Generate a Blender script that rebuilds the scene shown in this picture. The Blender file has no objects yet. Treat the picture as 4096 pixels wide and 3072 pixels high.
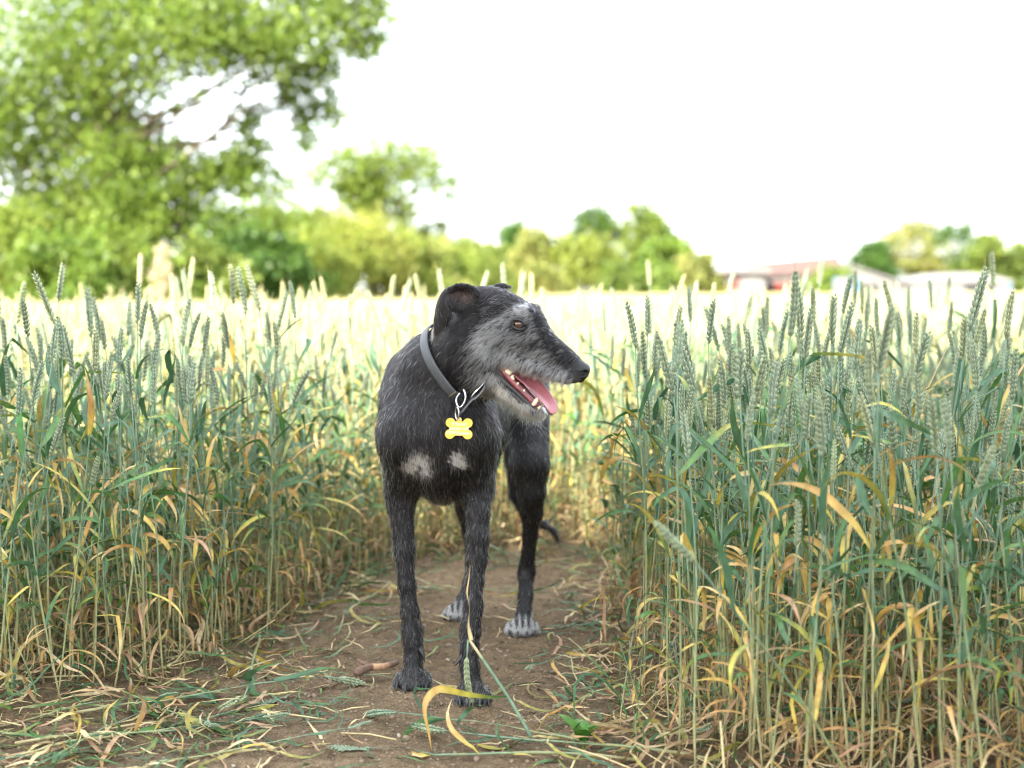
import bpy, bmesh, math, random
import numpy as np
from mathutils import Vector, Matrix, noise as mnoise

R = math.radians
sc = bpy.context.scene
col = sc.collection

# ------------------------------------------------------------------ camera
CAM_H, PITCH, FPX = 0.85, R(3.78), 50.0 / 36.0 * 1024.0
cam_d = bpy.data.cameras.new("camera")
cam_d.lens, cam_d.sensor_width, cam_d.clip_end, cam_d.clip_start = 50.0, 36.0, 3000.0, 0.05
cam_d.dof.use_dof = True
cam_d.dof.focus_distance = 2.93
cam_d.dof.aperture_fstop = 2.4
cam_d.dof.aperture_blades = 9
cam = bpy.data.objects.new("camera", cam_d)
cam.location = (0, 0, CAM_H)
cam.rotation_euler = (R(90) - PITCH, 0, 0)
col.objects.link(cam)
sc.camera = cam

# ------------------------------------------------------------------ sky, sun, exposure
SUN_EL, SUN_AZ = R(37), R(-146)        # azimuth measured from +Y towards +X: behind the camera, over its left shoulder
TO_SUN = Vector((math.sin(SUN_AZ) * math.cos(SUN_EL), math.cos(SUN_AZ) * math.cos(SUN_EL), math.sin(SUN_EL)))
w = bpy.data.worlds.new("World"); sc.world = w; w.use_nodes = True
wn, wl = w.node_tree.nodes, w.node_tree.links
wn.clear()
sky = wn.new("ShaderNodeTexSky"); sky.sky_type = 'NISHITA'; sky.sun_disc = False
sky.sun_elevation, sky.sun_rotation = SUN_EL, SUN_AZ
sky.air_density, sky.dust_density, sky.ozone_density, sky.altitude = 1.0, 2.2, 1.0, 50
# thin broken cloud over the blue
tc = wn.new("ShaderNodeTexCoord")
mp = wn.new("ShaderNodeMapping"); mp.inputs['Scale'].default_value = (1.3, 1.3, 4.0)
nz = wn.new("ShaderNodeTexNoise"); nz.inputs['Scale'].default_value = 2.1; nz.inputs['Detail'].default_value = 6; nz.inputs['Roughness'].default_value = .55
rp = wn.new("ShaderNodeValToRGB"); rp.color_ramp.elements[0].position = .34; rp.color_ramp.elements[1].position = .62
rp.color_ramp.elements[0].color = (.25, .25, .25, 1); rp.color_ramp.elements[1].color = (.95, .95, .95, 1)
mx = wn.new("ShaderNodeMixRGB"); mx.inputs['Color2'].default_value = (8.2, 8.6, 9.0, 1)
bg = wn.new("ShaderNodeBackground"); bg.inputs['Strength'].default_value = 0.11
wo = wn.new("ShaderNodeOutputWorld")
wl.new(tc.outputs['Generated'], mp.inputs['Vector']); wl.new(mp.outputs['Vector'], nz.inputs['Vector'])
wl.new(nz.outputs['Fac'], rp.inputs['Fac']); wl.new(rp.outputs['Color'], mx.inputs['Fac'])
wl.new(sky.outputs['Color'], mx.inputs['Color1']); wl.new(mx.outputs['Color'], bg.inputs['Color'])
wl.new(bg.outputs['Background'], wo.inputs['Surface'])

sun_d = bpy.data.lights.new("sun", 'SUN'); sun_d.energy = 5.0; sun_d.angle = R(.55); sun_d.color = (1.0, .92, .77)
sun = bpy.data.objects.new("sun", sun_d); col.objects.link(sun)
sun.rotation_euler = (-TO_SUN).to_track_quat('-Z', 'Y').to_euler()
sun.location = TO_SUN * 40

vs = sc.view_settings
vs.view_transform, vs.look, vs.exposure, vs.gamma = 'Standard', 'None', 2.55, 1.0
vs.use_curve_mapping = False
sc.render.engine = 'CYCLES'
cy = sc.cycles
cy.use_denoising = True
cy.denoiser = 'OPENIMAGEDENOISE'
cy.denoising_input_passes = 'RGB_ALBEDO_NORMAL'
cy.denoising_prefilter = 'ACCURATE'
cy.use_adaptive_sampling = False
cy.filter_width = 1.2
cy.sample_clamp_direct = 12.0
cy.max_bounces, cy.diffuse_bounces, cy.glossy_bounces, cy.transmission_bounces, cy.transparent_max_bounces = 6, 2, 2, 4, 4
cy.caustics_reflective = cy.caustics_refractive = False
cy.sample_clamp_indirect = 6.0
try:
    sc.cycles_curves.shape = 'RIBBONS'
except Exception:
    pass

# ------------------------------------------------------------------ helpers
rng = np.random.default_rng(7)
random.seed(7)

def P(px, py, Y):
    """World point at depth Y that the photograph shows at pixel (px, py) of its 4096 x 3072."""
    xr, yu = (px / 4 - 512) / FPX, (384 - py / 4) / FPX
    ca, sa = math.cos(PITCH), math.sin(PITCH)
    d = np.array([xr, ca + yu * sa, -sa + yu * ca])
    d *= Y / d[1]
    return d + np.array([0, 0, CAM_H])

def GY(py):
    """Depth at which level ground shows at pixel row py."""
    yu = (384 - py / 4) / FPX
    ca, sa = math.cos(PITCH), math.sin(PITCH)
    return CAM_H * (ca + yu * sa) / -(-sa + yu * ca)

def GP(px, py):
    Y = GY(py)
    p = P(px, py, Y); p[2] = 0
    return p

def tag(o, label=None, cat=None, group=None, kind=None):
    if label: o["label"] = label
    if cat: o["category"] = cat
    if group: o["group"] = group
    if kind: o["kind"] = kind
    return o

def link(o, parent=None):
    col.objects.link(o)
    if parent is not None: o.parent = parent
    return o

def empty(name, loc=(0, 0, 0), rz=0):
    o = bpy.data.objects.new(name, None)
    o.location = loc; o.rotation_euler = (0, 0, rz); o.empty_display_size = .05
    return link(o)

def mesh_from(name, V, F, mat=None, smooth=True, colors=None):
    """V (n,3), F: (m,3) or (m,4) array or list of faces; colors (n,3) goes to the point attribute 'col'."""
    me = bpy.data.meshes.new(name)
    V = np.asarray(V, dtype=np.float32)
    if isinstance(F, np.ndarray):
        n, k = F.shape
        me.vertices.add(len(V)); me.vertices.foreach_set("co", V.ravel())
        me.loops.add(n * k); me.loops.foreach_set("vertex_index", F.astype(np.int32).ravel())
        me.polygons.add(n)
        me.polygons.foreach_set("loop_start", np.arange(0, n * k, k, dtype=np.int32))
        me.update(calc_edges=True)
    else:
        me.from_pydata(V.tolist(), [], F)
        me.update()
    if smooth:
        me.polygons.foreach_set("use_smooth", np.ones(len(me.polygons), dtype=bool))
    if colors is not None:
        a = me.attributes.new("col", 'FLOAT_COLOR', 'POINT')
        c = np.ones((len(V), 4), dtype=np.float32); c[:, :3] = colors
        a.data.foreach_set("color", c.ravel())
    if mat: me.materials.append(mat)
    return me

def obj(name, me, parent=None, loc=None):
    o = bpy.data.objects.new(name, me)
    if loc is not None: o.location = loc
    return link(o, parent)

class MB:
    """collects vertices, faces and point colours of one mesh"""
    def __init__(s): s.v, s.f, s.c = [], [], []
    def add(s, V, F, C=(1, 1, 1)):
        b = len(s.v)
        V = [tuple(map(float, p)) for p in V]
        s.v += V
        s.f += [tuple(i + b for i in f) for f in F]
        if len(C) == 3 and not hasattr(C[0], '__len__'): C = [C] * len(V)
        s.c += [tuple(map(float, c[:3])) for c in C]
    def tube(s, pts, rad, n=6, C=(1, 1, 1), cap=True, squash=None):
        pts = [Vector(p) for p in pts]; m = len(pts)
        if not hasattr(rad, '__len__'): rad = [rad] * m
        V, F, CC = [], [], []
        t = (pts[1] - pts[0]).normalized()
        a = t.orthogonal().normalized() if squash is None else Vector(squash).normalized()
        for i in range(m):
            t = (pts[min(i + 1, m - 1)] - pts[max(i - 1, 0)]).normalized()
            a = (a - t * a.dot(t)).normalized(); b = t.cross(a)
            for k in range(n):
                an = 2 * math.pi * k / n
                V.append(pts[i] + (a * math.cos(an) + b * math.sin(an)) * rad[i])
                CC.append(C[i] if hasattr(C[0], '__len__') else C)
        for i in range(m - 1):
            for k in range(n):
                F.append((i * n + k, i * n + (k + 1) % n, (i + 1) * n + (k + 1) % n, (i + 1) * n + k))
        if cap:
            F.append(tuple(range(n - 1, -1, -1))); F.append(tuple((m - 1) * n + k for k in range(n)))
        s.add(V, F, CC)
    def mesh(s, name, mat=None, smooth=True):
        return mesh_from(name, s.v, s.f, mat, smooth, np.array(s.c) if s.c else None)
    def build(s, name, mat, parent=None, smooth=True):
        return obj(name, s.mesh(name, mat, smooth), parent)

def smooth_path(pts, n):
    """Catmull-Rom through pts, n samples"""
    p = [np.asarray(q, float) for q in pts]
    p = [2 * p[0] - p[1]] + p + [2 * p[-1] - p[-2]]
    out = []
    m = len(p) - 3
    for i in range(n):
        x = i / (n - 1) * m; k = min(int(x), m - 1); t = x - k
        a, b, c, d = p[k:k + 4]
        out.append(.5 * (2 * b + (c - a) * t + (2 * a - 5 * b + 4 * c - d) * t * t + (3 * b - a - 3 * c + d) * t ** 3))
    return out

# ------------------------------------------------------------------ materials
def new_mat(name):
    m = bpy.data.materials.new(name); m.use_nodes = True
    return m, m.node_tree.nodes, m.node_tree.links, m.node_tree.nodes['Principled BSDF']

def plain(name, c, rough=.6, metal=0, noise=None, var=.15, bump=0, bscale=200, spec=.5, coat=0):
    m, n, l, b = new_mat(name)
    b.inputs['Roughness'].default_value = rough; b.inputs['Metallic'].default_value = metal
    b.inputs['Specular IOR Level'].default_value = spec; b.inputs['Coat Weight'].default_value = coat
    b.inputs['Base Color'].default_value = (*c, 1)
    if noise:
        tcn = n.new("ShaderNodeTexCoord"); t = n.new("ShaderNodeTexNoise")
        t.inputs['Scale'].default_value = noise; t.inputs['Detail'].default_value = 5
        r = n.new("ShaderNodeValToRGB")
        r.color_ramp.elements[0].position, r.color_ramp.elements[1].position = .3, .7
        r.color_ramp.elements[0].color = (*[max(0, x * (1 - var)) for x in c], 1)
        r.color_ramp.elements[1].color = (*[min(1, x * (1 + var)) for x in c], 1)
        l.new(tcn.outputs['Object'], t.inputs['Vector']); l.new(t.outputs['Fac'], r.inputs['Fac']); l.new(r.outputs['Color'], b.inputs['Base Color'])
    if bump:
        tcn = n.new("ShaderNodeTexCoord"); t = n.new("ShaderNodeTexNoise"); t.inputs['Scale'].default_value = bscale; t.inputs['Detail'].default_value = 4
        bp = n.new("ShaderNodeBump"); bp.inputs['Strength'].default_value = bump; bp.inputs['Distance'].default_value = .002
        l.new(tcn.outputs['Object'], t.inputs['Vector']); l.new(t.outputs['Fac'], bp.inputs['Height']); l.new(bp.outputs['Normal'], b.inputs['Normal'])
    return m

def leafy(name, rough=.5, trans=.35, var=.3, nscale=40, tscale=(1, 1, 1), hue=.02, spec=.35, sat=1.0):
    """colour from the point attribute 'col', varied per object/instance and by noise; part of the light passes through"""
    m, n, l, b = new_mat(name)
    at = n.new("ShaderNodeAttribute"); at.attribute_name = 'col'
    oi = n.new("ShaderNodeObjectInfo")
    tcn = n.new("ShaderNodeTexCoord"); mpn = n.new("ShaderNodeMapping"); mpn.inputs['Scale'].default_value = tscale
    t = n.new("ShaderNodeTexNoise"); t.inputs['Scale'].default_value = nscale; t.inputs['Detail'].default_value = 4
    mr = n.new("ShaderNodeMapRange"); mr.inputs['From Min'].default_value, mr.inputs['From Max'].default_value = .25, .75
    mr.inputs['To Min'].default_value, mr.inputs['To Max'].default_value = 1 - var, 1 + var
    hv = n.new("ShaderNodeHueSaturation"); hv.inputs['Saturation'].default_value = sat
    mh = n.new("ShaderNodeMapRange"); mh.inputs['To Min'].default_value, mh.inputs['To Max'].default_value = .5 - hue, .5 + hue
    l.new(tcn.outputs['Object'], mpn.inputs['Vector']); l.new(mpn.outputs['Vector'], t.inputs['Vector'])
    l.new(t.outputs['Fac'], mr.inputs['Value']); l.new(mr.outputs['Result'], hv.inputs['Value'])
    l.new(oi.outputs['Random'], mh.inputs['Value']); l.new(mh.outputs['Result'], hv.inputs['Hue'])
    l.new(at.outputs['Color'], hv.inputs['Color']); l.new(hv.outputs['Color'], b.inputs['Base Color'])
    b.inputs['Roughness'].default_value = rough; b.inputs['Specular IOR Level'].default_value = spec
    if trans > 0:
        tr = n.new("ShaderNodeBsdfTranslucent"); ms = n.new("ShaderNodeMixShader"); ms.inputs['Fac'].default_value = trans
        l.new(hv.outputs['Color'], tr.inputs['Color'])
        l.new(b.outputs['BSDF'], ms.inputs[1]); l.new(tr.outputs['BSDF'], ms.inputs[2])
        l.new(ms.outputs['Shader'], n['Material Output'].inputs['Surface'])
    return m
# ================================================================== ground
def path_edge():
    L = [GP(*q)[:2] for q in ((0, 2890), (360, 2810), (640, 2710), (880, 2630), (1120, 2560), (1220, 2430), (1350, 2350), (1540, 2275), (1700, 2230), (1900, 2200), (2150, 2175), (2320, 2180), (2420, 2200))]
    Rr = [GP(*q)[:2] for q in ((2480, 2230), (2450, 2330), (2420, 2480), (2390, 2650), (2360, 2820), (2340, 2960))]
    return np.array([(-3.2, .2), (-1.9, 2.2)] + [tuple(p) for p in L] + [tuple(p) for p in Rr] + [(.36, 2.2), (.34, .2)])
PATH = path_edge()
def in_poly(x, y, poly):
    x = np.asarray(x); y = np.asarray(y); ins = np.zeros(x.shape, bool); j = len(poly) - 1
    for i in range(len(poly)):
        xi, yi = poly[i]; xj, yj = poly[j]
        c = ((yi > y) != (yj > y)) & (x < (xj - xi) * (y - yi) / (yj - yi + 1e-12) + xi)
        ins ^= c; j = i
    return ins
def edge_dist(x, y, poly):
    P_ = np.stack([np.asarray(x), np.asarray(y)], -1); d = np.full(P_.shape[:-1], 1e9)
    for i in range(len(poly)):
        a, b = np.asarray(poly[i]), np.asarray(poly[(i + 1) % len(poly)]); ab = b - a
        t = np.clip(((P_ - a) @ ab) / (ab @ ab), 0, 1)
        d = np.minimum(d, np.linalg.norm(P_ - a - t[..., None] * ab, axis=-1))
    return d
def vnoise(x, y, seed, cells=256):
    g = np.random.default_rng(seed); tab = g.random((cells, cells))
    xi, yi = np.floor(x).astype(int), np.floor(y).astype(int); fx, fy = x - xi, y - yi
    fx, fy = fx * fx * (3 - 2 * fx), fy * fy * (3 - 2 * fy)
    q = lambda a, b: tab[(xi + a) % cells, (yi + b) % cells]
    return (q(0, 0) * (1 - fx) + q(1, 0) * fx) * (1 - fy) + (q(0, 1) * (1 - fx) + q(1, 1) * fx) * fy - .5
FEET = [(P(1651, 2725, 2.985), .045), (P(1893, 2790, 2.872), .045), (P(2089, 2530, 3.452), .05), (P(1832, 2465, 3.622), .05)]
def ground_z(x, y):
    z = .022 * vnoise(x * 3.1, y * 3.1, 1) + .014 * vnoise(x * 9, y * 9, 2) + .009 * vnoise(x * 24, y * 24, 3) + .006 * vnoise(x * 60, y * 60, 4) + .0045 * vnoise(x * 130, y * 130, 5)
    z = z - .012
    for c, r in FEET:                                   # level under the paws
        d = np.hypot(x - c[0], y - c[1] + .012); w_ = np.clip(1.7 - d / r, 0, 1)
        z = z * (1 - w_) + w_ * (.0035)
    return z

def soil_mat(fine):
    m, n, l, b = new_mat("soil")
    b.inputs['Roughness'].default_value = .95; b.inputs['Specular IOR Level'].default_value = .15
    tcn = n.new("ShaderNodeTexCoord")
    def nz(scale, detail=6, rough=.6):
        t = n.new("ShaderNodeTexNoise"); t.inputs['Scale'].default_value = scale; t.inputs['Detail'].default_value = detail; t.inputs['Roughness'].default_value = rough
        l.new(tcn.outputs['Object'], t.inputs['Vector']); return t
    def ramp(src, a, ca, b_, cb):
        r = n.new("ShaderNodeValToRGB"); e = r.color_ramp.elements
        e[0].position, e[0].color, e[1].position, e[1].color = a, (*ca, 1), b_, (*cb, 1)
        l.new(src, r.inputs['Fac']); return r
    big = ramp(nz(1.6).outputs['Fac'], .35, (.175, .126, .076), .68, (.285, .212, .136))
    mid = ramp(nz(38, 8, .7).outputs['Fac'], .32, (.55, .55, .55), .68, (1.25, 1.22, 1.18))
    mx = n.new("ShaderNodeMixRGB"); mx.blend_type = 'MULTIPLY'; mx.inputs['Fac'].default_value = 1
    l.new(big.outputs['Color'], mx.inputs['Color1']); l.new(mid.outputs['Color'], mx.inputs['Color2'])
    vo = n.new("ShaderNodeTexVoronoi"); vo.inputs['Scale'].default_value = 150; l.new(tcn.outputs['Object'], vo.inputs['Vector'])
    cr = ramp(vo.outputs['Distance'], .0, (1.12, 1.12, 1.12), .6, (.62, .60, .58))
    mx2 = n.new("ShaderNodeMixRGB"); mx2.blend_type = 'MULTIPLY'; mx2.inputs['Fac'].default_value = .8
    l.new(mx.outputs['Color'], mx2.inputs['Color1']); l.new(cr.outputs['Color'], mx2.inputs['Color2'])
    l.new(mx2.outputs['Color'], b.inputs['Base Color'])
    ad = n.new("ShaderNodeMath"); ad.operation = 'ADD'
    l.new(nz(120, 8, .75).outputs['Fac'], ad.inputs[0]); l.new(vo.outputs['Distance'], ad.inputs[1])
    bp = n.new("ShaderNodeBump"); bp.inputs['Strength'].default_value = .9; bp.inputs['Distance'].default_value = .006
    l.new(ad.outputs[0], bp.inputs['Height']); l.new(bp.outputs['Normal'], b.inputs['Normal'])
    return m
M_SOIL = soil_mat(True)
# one sheet: fine in the clearing, coarse out to the horizon
xs = np.concatenate([-np.geomspace(900, 1.75, 26)[:-1], np.arange(-1.75, 1.4, .0085), np.geomspace(1.4, 900, 26)])
ys = np.concatenate([np.linspace(-60, 1.8, 14)[:-1], np.arange(1.8, 5.6, .0085), np.geomspace(5.6, 1500, 34)])
GX, GYY = np.meshgrid(xs, ys, indexing='ij')
fade = np.clip(1.5 - np.maximum(np.abs(GX) - 1.5, np.maximum(1.9 - GYY, GYY - 5.4)), 0, 1)
GZ = ground_z(GX, GYY) * np.clip(fade, 0, 1) - .012 * (1 - np.clip(fade, 0, 1))
nx, ny = GX.shape
I = np.arange(nx * ny).reshape(nx, ny)
Fq = np.stack([I[:-1, :-1], I[1:, :-1], I[1:, 1:], I[:-1, 1:]], -1).reshape(-1, 4)
o = obj("ground", mesh_from("ground", np.stack([GX, GYY, GZ], -1).reshape(-1, 3), Fq, M_SOIL)); o["kind"] = "structure"
# ================================================================== trees, hedge, buildings
M_CROWN = leafy("tree_leaves", rough=.5, trans=.5, var=.25, nscale=.9, hue=.01)
M_BARK = plain("bark", (.105, .080, .058), .9, noise=3, var=.45, bump=.8, bscale=14)
gt = np.random.default_rng(5)
def leaves(blobs, size, c0, c1, g, flat=.3):
    """leaf quads in clumps through ellipsoids: blobs (centre, radii, count, density of clumps)"""
    VV, CC = [], []
    for c, r, cnt in blobs:
        c, r = np.asarray(c, float), np.asarray(r, float) * np.ones(3)
        nc = max(6, cnt // 16)
        d = g.normal(0, 1, (nc, 3)); d /= np.linalg.norm(d, axis=1, keepdims=True)
        rr = g.random(nc) ** .45
        cl = c + d * rr[:, None] * r * (1 + .25 * g.normal(0, 1, (nc, 1)).clip(-1, 1))
        i = g.integers(0, nc, cnt)
        p = cl[i] + g.normal(0, 1, (cnt, 3)) * (r.mean() * .13 + size * .5)
        nrm = g.normal(0, 1, (cnt, 3)) * .9 + d[i] * .5 + np.array([0, 0, flat]); nrm /= np.linalg.norm(nrm, axis=1, keepdims=True)
        a = np.cross(nrm, g.normal(0, 1, (cnt, 3))); a /= np.linalg.norm(a, axis=1, keepdims=True); b = np.cross(nrm, a)
        s = size * g.uniform(.6, 1.3, (cnt, 1))
        fold = nrm * s * .12
        VV.append(np.stack([p - a * s * .5, p + b * s * .28 + fold, p + a * s * .5, p - b * s * .28 + fold], 1).reshape(-1, 3))
        mix = np.clip(g.random((nc, 1))[i] * .7 + g.random((cnt, 1)) * .4, 0, 1)
        cc = (np.asarray(c0) * (1 - mix) + np.asarray(c1) * mix) * g.uniform(.8, 1.2, (cnt, 1))
        CC.append(np.repeat(cc, 4, 0))
    V = np.concatenate(VV); C = np.concatenate(CC)
    F = np.arange(len(V)).reshape(-1, 4)
    return V, F, C
def limb(mb, a, b, ra, rb, g, wob=.08, n=7):
    a, b = np.asarray(a, float), np.asarray(b, float); L = np.linalg.norm(b - a)
    mid = [a + (b - a) * t + g.normal(0, wob * L, 3) * (t > 0) * (t < 1) for t in np.linspace(0, 1, 4)]
    mb.tube(smooth_path(mid, n), np.linspace(ra, rb, n).tolist(), 8)
def tree(name, label, cat, base, trunk, blobs, size, c0, c1, group=None, tr=.2, twigs=True, g=gt, dens=1.0):
    base = np.asarray(base, float)
    o = empty(name, tuple(base)); tag(o, label, cat, group)
    rel = lambda p: np.asarray(p, float) - base
    mb = MB()
    top = np.asarray(trunk[-1], float)
    pp = smooth_path([rel(p) for p in trunk], 10); mb.tube(pp, np.linspace(tr * 1.2, tr * .45, 10).tolist(), 9)
    to = mb.build("trunk", M_BARK, o)
    for c, r, cnt in (blobs if twigs else []):
        lb = MB(); s = rel(trunk[-1]) * .55 + rel(trunk[len(trunk) // 2]) * .45
        k = min(range(len(pp)), key=lambda i: np.linalg.norm(pp[i] - rel(c)) + .6 * abs(pp[i][2] - rel(c)[2] * .6))
        limb(lb, pp[k], rel(c), tr * .38, tr * .08, g)
        for _ in range(3):
            e = rel(c) + g.normal(0, .5, 3) * np.asarray(r); limb(lb, rel(c) * .8 + pp[k] * .2, e, tr * .12, tr * .03, g)
        lb.build("branch", M_BARK, o)
    V, F, C = leaves([(rel(c), r, int(cnt * dens)) for c, r, cnt in blobs], size, c0, c1, g)
    cr = obj("crown", mesh_from("crown", V, F, M_CROWN, False, C), o); cr["kind"] = "stuff"
    return o
def shrub(label, px, ytop, Y, wpx, c0, c1, size=.16, n=1400, group="shrubs of the hedge", cat="shrub", name="shrub", ybase=1190):
    """bush whose crown stands between two rows of the photograph at depth Y"""
    top = P(px, ytop, Y)[2]; base = P(px, ybase, Y); base[2] = 0
    hw = wpx / 2 / (FPX * 4 / Y)
    blobs = []
    g = np.random.default_rng(int(px * 7 + ytop))
    k = 13
    for i in range(k):
        f = -.72 + 1.44 * (i + .5) / k + g.normal(0, .06); zc = top * g.uniform(.22, .80) * math.sqrt(max(.15, 1 - .75 * f * f))
        blobs.append((base + np.array([f * hw, g.uniform(-.5, .5) * hw, zc]), np.array([hw * g.uniform(.26, .42), hw * .36, top * g.uniform(.12, .19)]), n // (k + 2)))
    for f in (-.18, .2):
        blobs.append((base + np.array([(f + g.normal(0, .08)) * hw, 0, top * (.80 + g.normal(0, .02))]), np.array([hw * .38, hw * .36, top * .17]), n // (k + 2)))
    return tree(name, label, cat, base, [base, base + np.array([0, 0, top * .35]), base + np.array([.05 * hw, 0, top * .7])], blobs, size, c0, c1, group, tr=max(.03, hw * .05), twigs=False, g=g)

LG0, LG1 = (.080, .150, .020), (.22, .29, .045)          # mid green to yellow green
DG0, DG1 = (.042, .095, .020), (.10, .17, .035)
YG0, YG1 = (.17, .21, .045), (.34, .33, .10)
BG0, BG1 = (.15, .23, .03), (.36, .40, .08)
# --- the big tree at the field's corner
Y0 = 31.0
pb = lambda px, py, Y=Y0, dy=0.: P(px, py, Y + dy)
base = pb(490, 1190); base[2] = 0
bt = [base, pb(470, 1000), pb(440, 780), pb(400, 560), pb(380, 350), pb(360, 100)]
B = [(pb(250, 240), (2.2, 2.4, 1.6), 2600), (pb(720, 110, dy=-1), (2.0, 2.2, 1.4), 2200), (pb(1060, 170, dy=-.6), (1.4, 1.6, .8), 1050), (pb(1320, 60), (1.1, 1.2, .55), 520), (pb(1460, 170), (.55, .6, .45), 200), (pb(1500, 40), (.6, .6, .5), 200), (pb(1290, 260), (.5, .5, .45), 170), (pb(1330, 430), (.4, .4, .4), 110), (pb(480, 830, dy=-1.2), (.9, .6, .8), 420), (pb(430, 640, dy=-1.2), (.8, .6, .7), 300), (pb(560, 960, dy=-1.2), (.9, .6, .7), 420), (pb(620, 780, dy=-1), (.6, .5, .5), 160),
     (pb(1190, 380), (.7, .8, .55), 300), (pb(1230, 540), (.35, .4, .45), 120), (pb(1000, 480), (.5, .5, .4), 130), (pb(60, 560, dy=1), (1.6, 1.9, 1.3), 1600), (pb(430, 520, dy=1), (1.3, 1.6, .9), 900), (pb(360, 800, dy=1), (1.6, 1.8, 1.1), 1500),
     (pb(640, 650, dy=.5), (1.1, 1.3, .6), 620), (pb(840, 700), (.9, .9, .5), 420), (pb(980, 620), (.7, .7, .35), 200), (pb(1050, 740), (.8, .8, .5), 260), (pb(760, 820), (.7, .7, .5), 260), (pb(150, 880, dy=1), (1.5, 1.6, .9), 1200), (pb(640, 900, dy=1), (1.3, 1.4, .8), 900),
     (pb(-250, 300), (2.4, 2.4, 2.4), 1800), (pb(400, -150), (3.4, 3.2, 1.7), 2600), (pb(950, -160), (2.4, 2.4, 1.1), 1400), (pb(1300, -120), (1.3, 1.3, .8), 600), (pb(450, -600), (3.6, 3.4, 2.2), 1800)]
bigt = tree("walnut_tree", "tall spreading tree with arching pale branches at the corner of the field", "tree", base, bt, B, .135, LG0, LG1, tr=.20, dens=3.6)
# --- hedge below it
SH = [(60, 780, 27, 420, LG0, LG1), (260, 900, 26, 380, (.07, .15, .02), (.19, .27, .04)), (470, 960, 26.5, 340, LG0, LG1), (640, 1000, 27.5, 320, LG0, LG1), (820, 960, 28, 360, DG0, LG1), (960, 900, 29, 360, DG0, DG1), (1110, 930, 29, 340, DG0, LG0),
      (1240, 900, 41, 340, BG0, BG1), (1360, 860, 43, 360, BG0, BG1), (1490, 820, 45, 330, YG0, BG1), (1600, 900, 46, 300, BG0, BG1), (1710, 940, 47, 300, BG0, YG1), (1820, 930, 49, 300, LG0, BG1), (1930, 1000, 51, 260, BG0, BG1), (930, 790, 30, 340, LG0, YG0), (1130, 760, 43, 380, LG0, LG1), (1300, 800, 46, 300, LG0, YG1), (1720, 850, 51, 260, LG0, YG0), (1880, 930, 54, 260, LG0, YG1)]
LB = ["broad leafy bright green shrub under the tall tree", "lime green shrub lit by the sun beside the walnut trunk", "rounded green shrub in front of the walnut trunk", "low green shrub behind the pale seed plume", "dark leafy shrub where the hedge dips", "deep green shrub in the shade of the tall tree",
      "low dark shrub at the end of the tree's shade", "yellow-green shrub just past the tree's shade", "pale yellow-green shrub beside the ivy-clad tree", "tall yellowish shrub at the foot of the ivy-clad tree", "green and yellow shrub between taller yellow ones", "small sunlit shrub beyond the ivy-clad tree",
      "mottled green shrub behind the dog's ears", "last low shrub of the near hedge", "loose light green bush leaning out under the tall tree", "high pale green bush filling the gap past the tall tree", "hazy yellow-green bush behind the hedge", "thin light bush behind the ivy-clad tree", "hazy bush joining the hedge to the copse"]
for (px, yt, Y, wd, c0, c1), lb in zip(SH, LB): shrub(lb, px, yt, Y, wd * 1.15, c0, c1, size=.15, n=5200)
# --- ivy-clad tree
Y1 = 48.0
b1 = pb(1490, 1190, Y1); b1[2] = 0
tree("ivy_tree", "slim tree with forked ivy-clad stems and a thin flat crown", "tree", b1, [b1, pb(1490, 950, Y1), pb(1500, 800, Y1), pb(1510, 680, Y1)],
     [(pb(1340, 690, Y1), (1.7, 1.4, .8), 620), (pb(1500, 640, Y1), (1.8, 1.5, .9), 900), (pb(1650, 650, Y1), (1.6, 1.4, .8), 700), (pb(1560, 730, Y1), (1.5, 1.3, .6), 260), (pb(1770, 740, Y1), (.6, .6, .35), 130), (pb(1495, 830, Y1), (.5, .4, 1.6), 900), (pb(1400, 790, Y1), (.45, .4, .9), 360), (pb(1610, 850, Y1), (.5, .4, 1.0), 420), (pb(1440, 730, Y1), (1.1, .9, .5), 260), (pb(1800, 800, Y1), (.35, .35, .3), 60)], .19, LG0, LG1, tr=.14, dens=1.5)
# --- copse in the middle distance
for px, yt, Y, wd, c0, c1, lb in ((2040, 870, 100, 190, DG0, LG0, "small round tree at the copse's thin end"), (2140, 905, 96, 240, LG0, YG1, "bright yellow-green bush tree in the copse"), (2360, 795, 104, 260, DG0, LG0, "dark-topped tree rising at the back of the copse"),
                                  (2340, 930, 95, 300, YG0, LG1, "olive broad bush at the front of the copse"), (2570, 790, 102, 290, DG0, LG1, "largest round-headed tree of the copse"), (2680, 930, 100, 230, LG0, LG1, "lower green tree on the copse's shoulder"),
                                  (2470, 1050, 92, 150, LG0, YG0, "pale little bush before the copse"), (2800, 1010, 98, 210, LG0, YG1, "yellowing bush tapering off the copse beside the shed"), (2150, 1060, 90, 180, LG0, YG1, "low bright bush at the copse's foot"), (2600, 1060, 92, 200, DG0, LG1, "low dark green bush at the copse's foot")):
    shrub(lb, px, yt, Y, wd, c0, c1, size=.36, n=4600, group="trees of the copse", cat="tree", name="copse_tree")
for px, yt, Y, wd, c0, c1, lb in ((3500, 950, 165, 200, DG0, LG0, "small dark tree at the edge of the clump above the barns"), (3640, 862, 168, 330, LG0, YG1, "sunlit yellow-green tree of the clump above the barns"), (3810, 850, 175, 330, DG0, LG0, "dark green tree of the clump above the barns"),
                                  (3930, 910, 170, 240, DG0, LG1, "lower tree on the far side of the clump above the barns"), (4070, 960, 172, 190, DG0, LG1, "tree standing alone beyond the white arched barn")):
    shrub(lb, px, yt, Y, wd, c0, c1, size=.5, n=4200, group="clump of trees above the barns", cat="tree", name="clump_tree", ybase=1185)
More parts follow.
